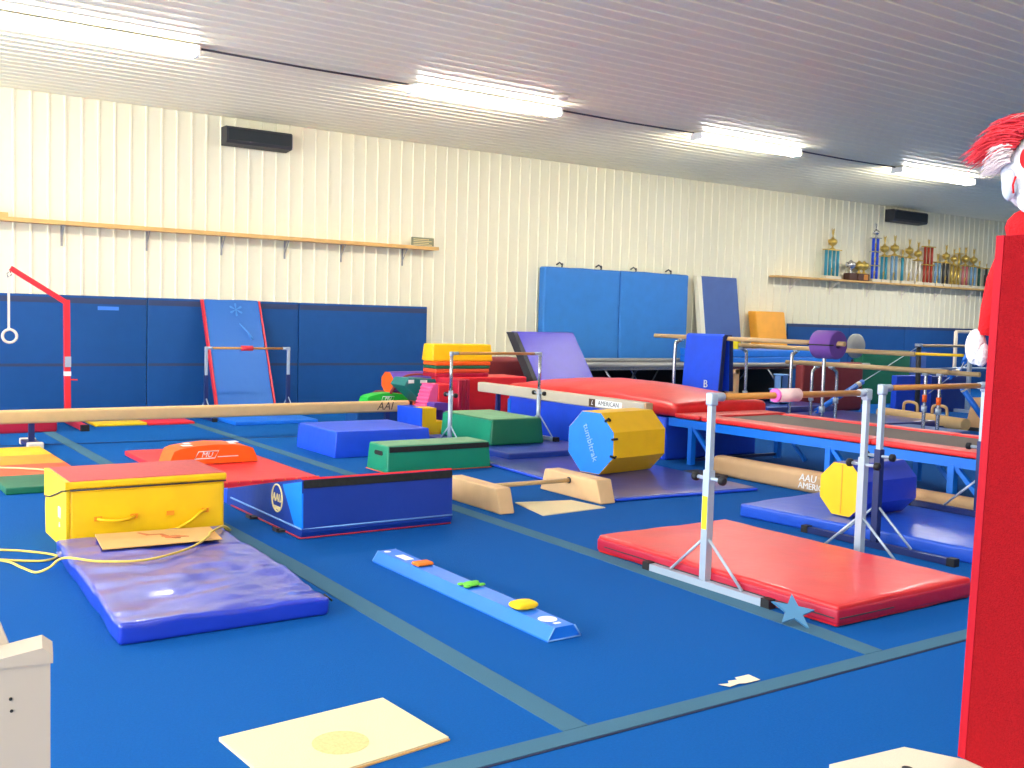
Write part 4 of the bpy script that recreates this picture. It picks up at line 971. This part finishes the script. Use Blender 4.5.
part('guard', MB().lathe([(.02, 0), (.2, .01), (.24, .05), (.24, .12), (.17, .16), (.02, .17)], (17.15, 12.95, 1.22), 24, axis=1), M['clear'], t)
part('stand', MB().tube([(17.15, 13.1, .0), (17.15, 13.1, .95)], .03, 8), M['dark'], t)
part('foot', MB().lathe([(.2, 0), (.2, .03), (.05, .05)], (17.15, 13.1, 0), 16), M['dark'], t)

# ------------------------------------------------------------------ right foreground: red panel and plush
t = thing('carpeted_divider', 'tall red carpeted panel at the right edge of view', 'panel', (3.5, 1.7, 0))
P0 = Vector((3.557, 2.12, 0)); DD = Vector((-.12, -.993, 0)); NN = Vector((-.993, .12, 0))
def pslab(a0, a1, n0, n1, z0, z1):
    q = MB(); q.box(a0, a1, n0, n1, z0, z1); return q.map(lambda p: P0 + Vector((-.016, .025, 0)) * (1 - p.z / 1.94) + DD * p.x + NN * p.y + Vector((0, 0, p.z)))
ZB = .016
part('board', pslab(0, .95, -.05, -.001, ZB, 1.94), M['rtrim'], t)
part('carpet_face', pslab(.034, .95, 0, .004, ZB, 1.937), M['rcarpet'], t, 'red carpet face')
part('edge_trim', pslab(0, .032, 0, .005, ZB, 1.94), M['rtrim'], t, 'bright red edge trim')

t = thing('plush_toy', 'red and white plush figure with shaggy red hair on the panel', 'plush toy', (3.75, 2.2, 1.4))
# built in a frame: u to the right in view, v up, w away from the viewer
pc = Vector((3.709, 2.242, 0)); U = Vector((.53, -.848, 0)); Wd = Vector((.848, .53, 0))
def pm(u, v, w=0.): return pc + U * u + Wd * w + Vector((0, 0, v))
def pball(mb, u, v, w, ru, rv, rw, n=16, m=10, mi=0):
    q = MB(); q.ball((0, 0, 0), ru, rw, rv, n, m, mi); q.map(lambda p: pm(u + p.x, v + p.z, w + p.y)); mb.add(q.v, q.f, True, mi); return mb
q = MB(); pball(q, .20, 1.66, .02, .155, .34, .12); pball(q, .20, 1.985, .0, .15, .09, .08)
part('body', q, M['plushred'], t)
q = MB(); q.tube([pm(.13, 1.95, .03), pm(.075, 1.90, .03), pm(.038, 1.79, .03), pm(.02, 1.68, .03), pm(.01, 1.58, .03)], [.045, .045, .042, .038, .034], 10)
part('sleeve', q, M['plushred'], t)
q = MB(); pball(q, -.025, 1.535, .03, .038, .07, .04); pball(q, -.005, 1.51, .02, .028, .05, .03); part('mitten', q, M['plushwhite'], t, 'white mitten')
q = MB(); pball(q, .13, 2.09, -.06, .05, .06, .06); pball(q, .125, 2.15, -.12, .028, .075, .03); pball(q, .15, 2.13, -.13, .03, .07, .03); part('ruff', q, M['plushwhite'], t, 'white ruff')
q = MB(); pball(q, .16, 2.19, .0, .135, .15, .13); hd = part('head', q, M['plushwhite'], t, 'white face')
q = MB(); pball(q, .125, 2.225, -.115, .042, .05, .04); part('cheek_patch', q, M['plushred'], hd, 'red patch'); 
q = MB(); pball(q, .055, 2.135, -.08, .026, .058, .04); part('muzzle', q, mat('pale_grey_plush', (206, 214, 226), .9), hd)
q = MB(); q.tube([pm(.074, 2.16, -.112), pm(.066, 2.13, -.118), pm(.07, 2.10, -.112)], .004, 6); part('mouth', q, M['plushred'], hd)
def tufts(cnt, seed, length, m, nm, a_lo, a_hi, r_=.0042, spread=.06):
    rr = random.Random(seed); q = MB()
    for k in range(cnt):
        a = rr.uniform(a_lo, a_hi); ln = length * rr.uniform(.55, 1.05); b0 = rr.uniform(.10, .15)
        s = Vector((.16 + b0 * math.cos(a), rr.uniform(-.12, .1), 2.22 + b0 * math.sin(a)))
        d_ = Vector((math.cos(a) * .5 - .62, rr.uniform(-.2, .2), math.sin(a) * .55 - .05)) + Vector((rr.gauss(0, spread), rr.gauss(0, spread), rr.gauss(0, spread)))
        d_.normalize(); pts = []
        for j in range(5):
            x = j / 4; p = s + d_ * ln * x + Vector((0, 0, -ln * .55 * x * x)); pts.append(pm(p.x, p.z, p.y))
        q.tube(pts, [r_, r_, r_ * .9, r_ * .6, r_ * .15], 3, cap=False)
    return part(nm, q, m, hd)
tufts(2300, 3, .15, M['hair'], 'hair', -PI * .12, PI * .86)
tufts(300, 5, .15, M['hairpale'], 'hair_highlight', PI * .28, PI * .55)
tufts(500, 8, .06, mat('white_fluff', (246, 228, 228), .8), 'beard_fringe', PI * .84, PI * 1.02, .0035)

# ------------------------------------------------------------------ white railing at left
t = thing('white_railing', 'white painted wooden railing post at the lower left corner', 'railing', (.44, 2.7, 0))
def rr_(mb): return mb.map(lambda p: Vector((.445, 2.72, 0)) + Vector((.985 * p.x + .17 * p.y, -.17 * p.x + .985 * p.y, p.z)))
part('post', rr_(MB().box(-.058, .058, -.03, .06, 0, .725)), M['rail'], t)
part('cap', rr_(MB().prism([(-.066, .725), (.064, .725), (.064, .745), (.04, .765), (-.066, .745)], 1, -.038, .075)), M['rail'], t)
part('picket', rr_(MB().prism([(-.16, .0), (-.075, .0), (-.075, .83), (-.09, .85), (-.11, .855), (-.16, .855)], 1, .08, .11)), M['rail'], t)
part('brace', rr_(MB().prism([(-.08, .70), (-.02, .70), (-.055, .80), (-.08, .84)], 1, .08, .1)), M['rail'], t)
part('screw', rr_(MB().lathe([(.004, -.0325), (.004, -.03)], (-.03, 0, .645), 8, axis=1).lathe([(.004, -.0325), (.004, -.03)], (-.028, 0, .615), 8, axis=1)), M['black'], t, 'two dark screw holes')

# ------------------------------------------------------------------ camera, light
cam = bpy.data.cameras.new('camera'); co = bpy.data.objects.new('camera', cam); C.objects.link(co)
F_PX = 1038.5; cam.sensor_width = 36; cam.lens = F_PX * 36 / 1024; cam.clip_start = .05
yaw, pit, rol = 0.602625, 0.0644889, -0.0282608
fw = Vector((math.sin(yaw) * math.cos(pit), math.cos(yaw) * math.cos(pit), -math.sin(pit)))
ri = Vector((math.cos(yaw), -math.sin(yaw), 0)); dn = fw.cross(ri)
cr, sr = math.cos(rol), math.sin(rol)
rx = ri * cr + dn * sr; dy = ri * -sr + dn * cr
co.matrix_world = Matrix(((rx.x, -dy.x, -fw.x, 0), (rx.y, -dy.y, -fw.y, 0), (rx.z, -dy.z, -fw.z, 1.6), (0, 0, 0, 1)))
S = bpy.context.scene; S.camera = co
W = bpy.data.worlds.new('daylight'); S.world = W; W.use_nodes = True
bg = W.node_tree.nodes['Background']; bg.inputs['Color'].default_value = (.93, .97, 1, 1); bg.inputs['Strength'].default_value = 4.2
S.view_settings.view_transform = 'Standard'; S.view_settings.look = 'None'; S.view_settings.gamma = 1; S.view_settings.use_curve_mapping = False
S.view_settings.exposure = .87


for (x, y, e) in ((1.5, 2.6, 34), (5.8, 2.6, 44), (10., 2.6, 40), (23.3, 12.1, 170)):  # unseen area lights added to fill front faces and the dim right end
    ld = bpy.data.lights.new('fill_lamp', 'AREA'); ld.shape = 'RECTANGLE'; ld.size = 2.4; ld.size_y = .25; ld.energy = e; ld.color = (1, .97, .92)
    lo = bpy.data.objects.new('fill_lamp', ld); C.objects.link(lo); lo.location = (x, y, CEIL - .12)
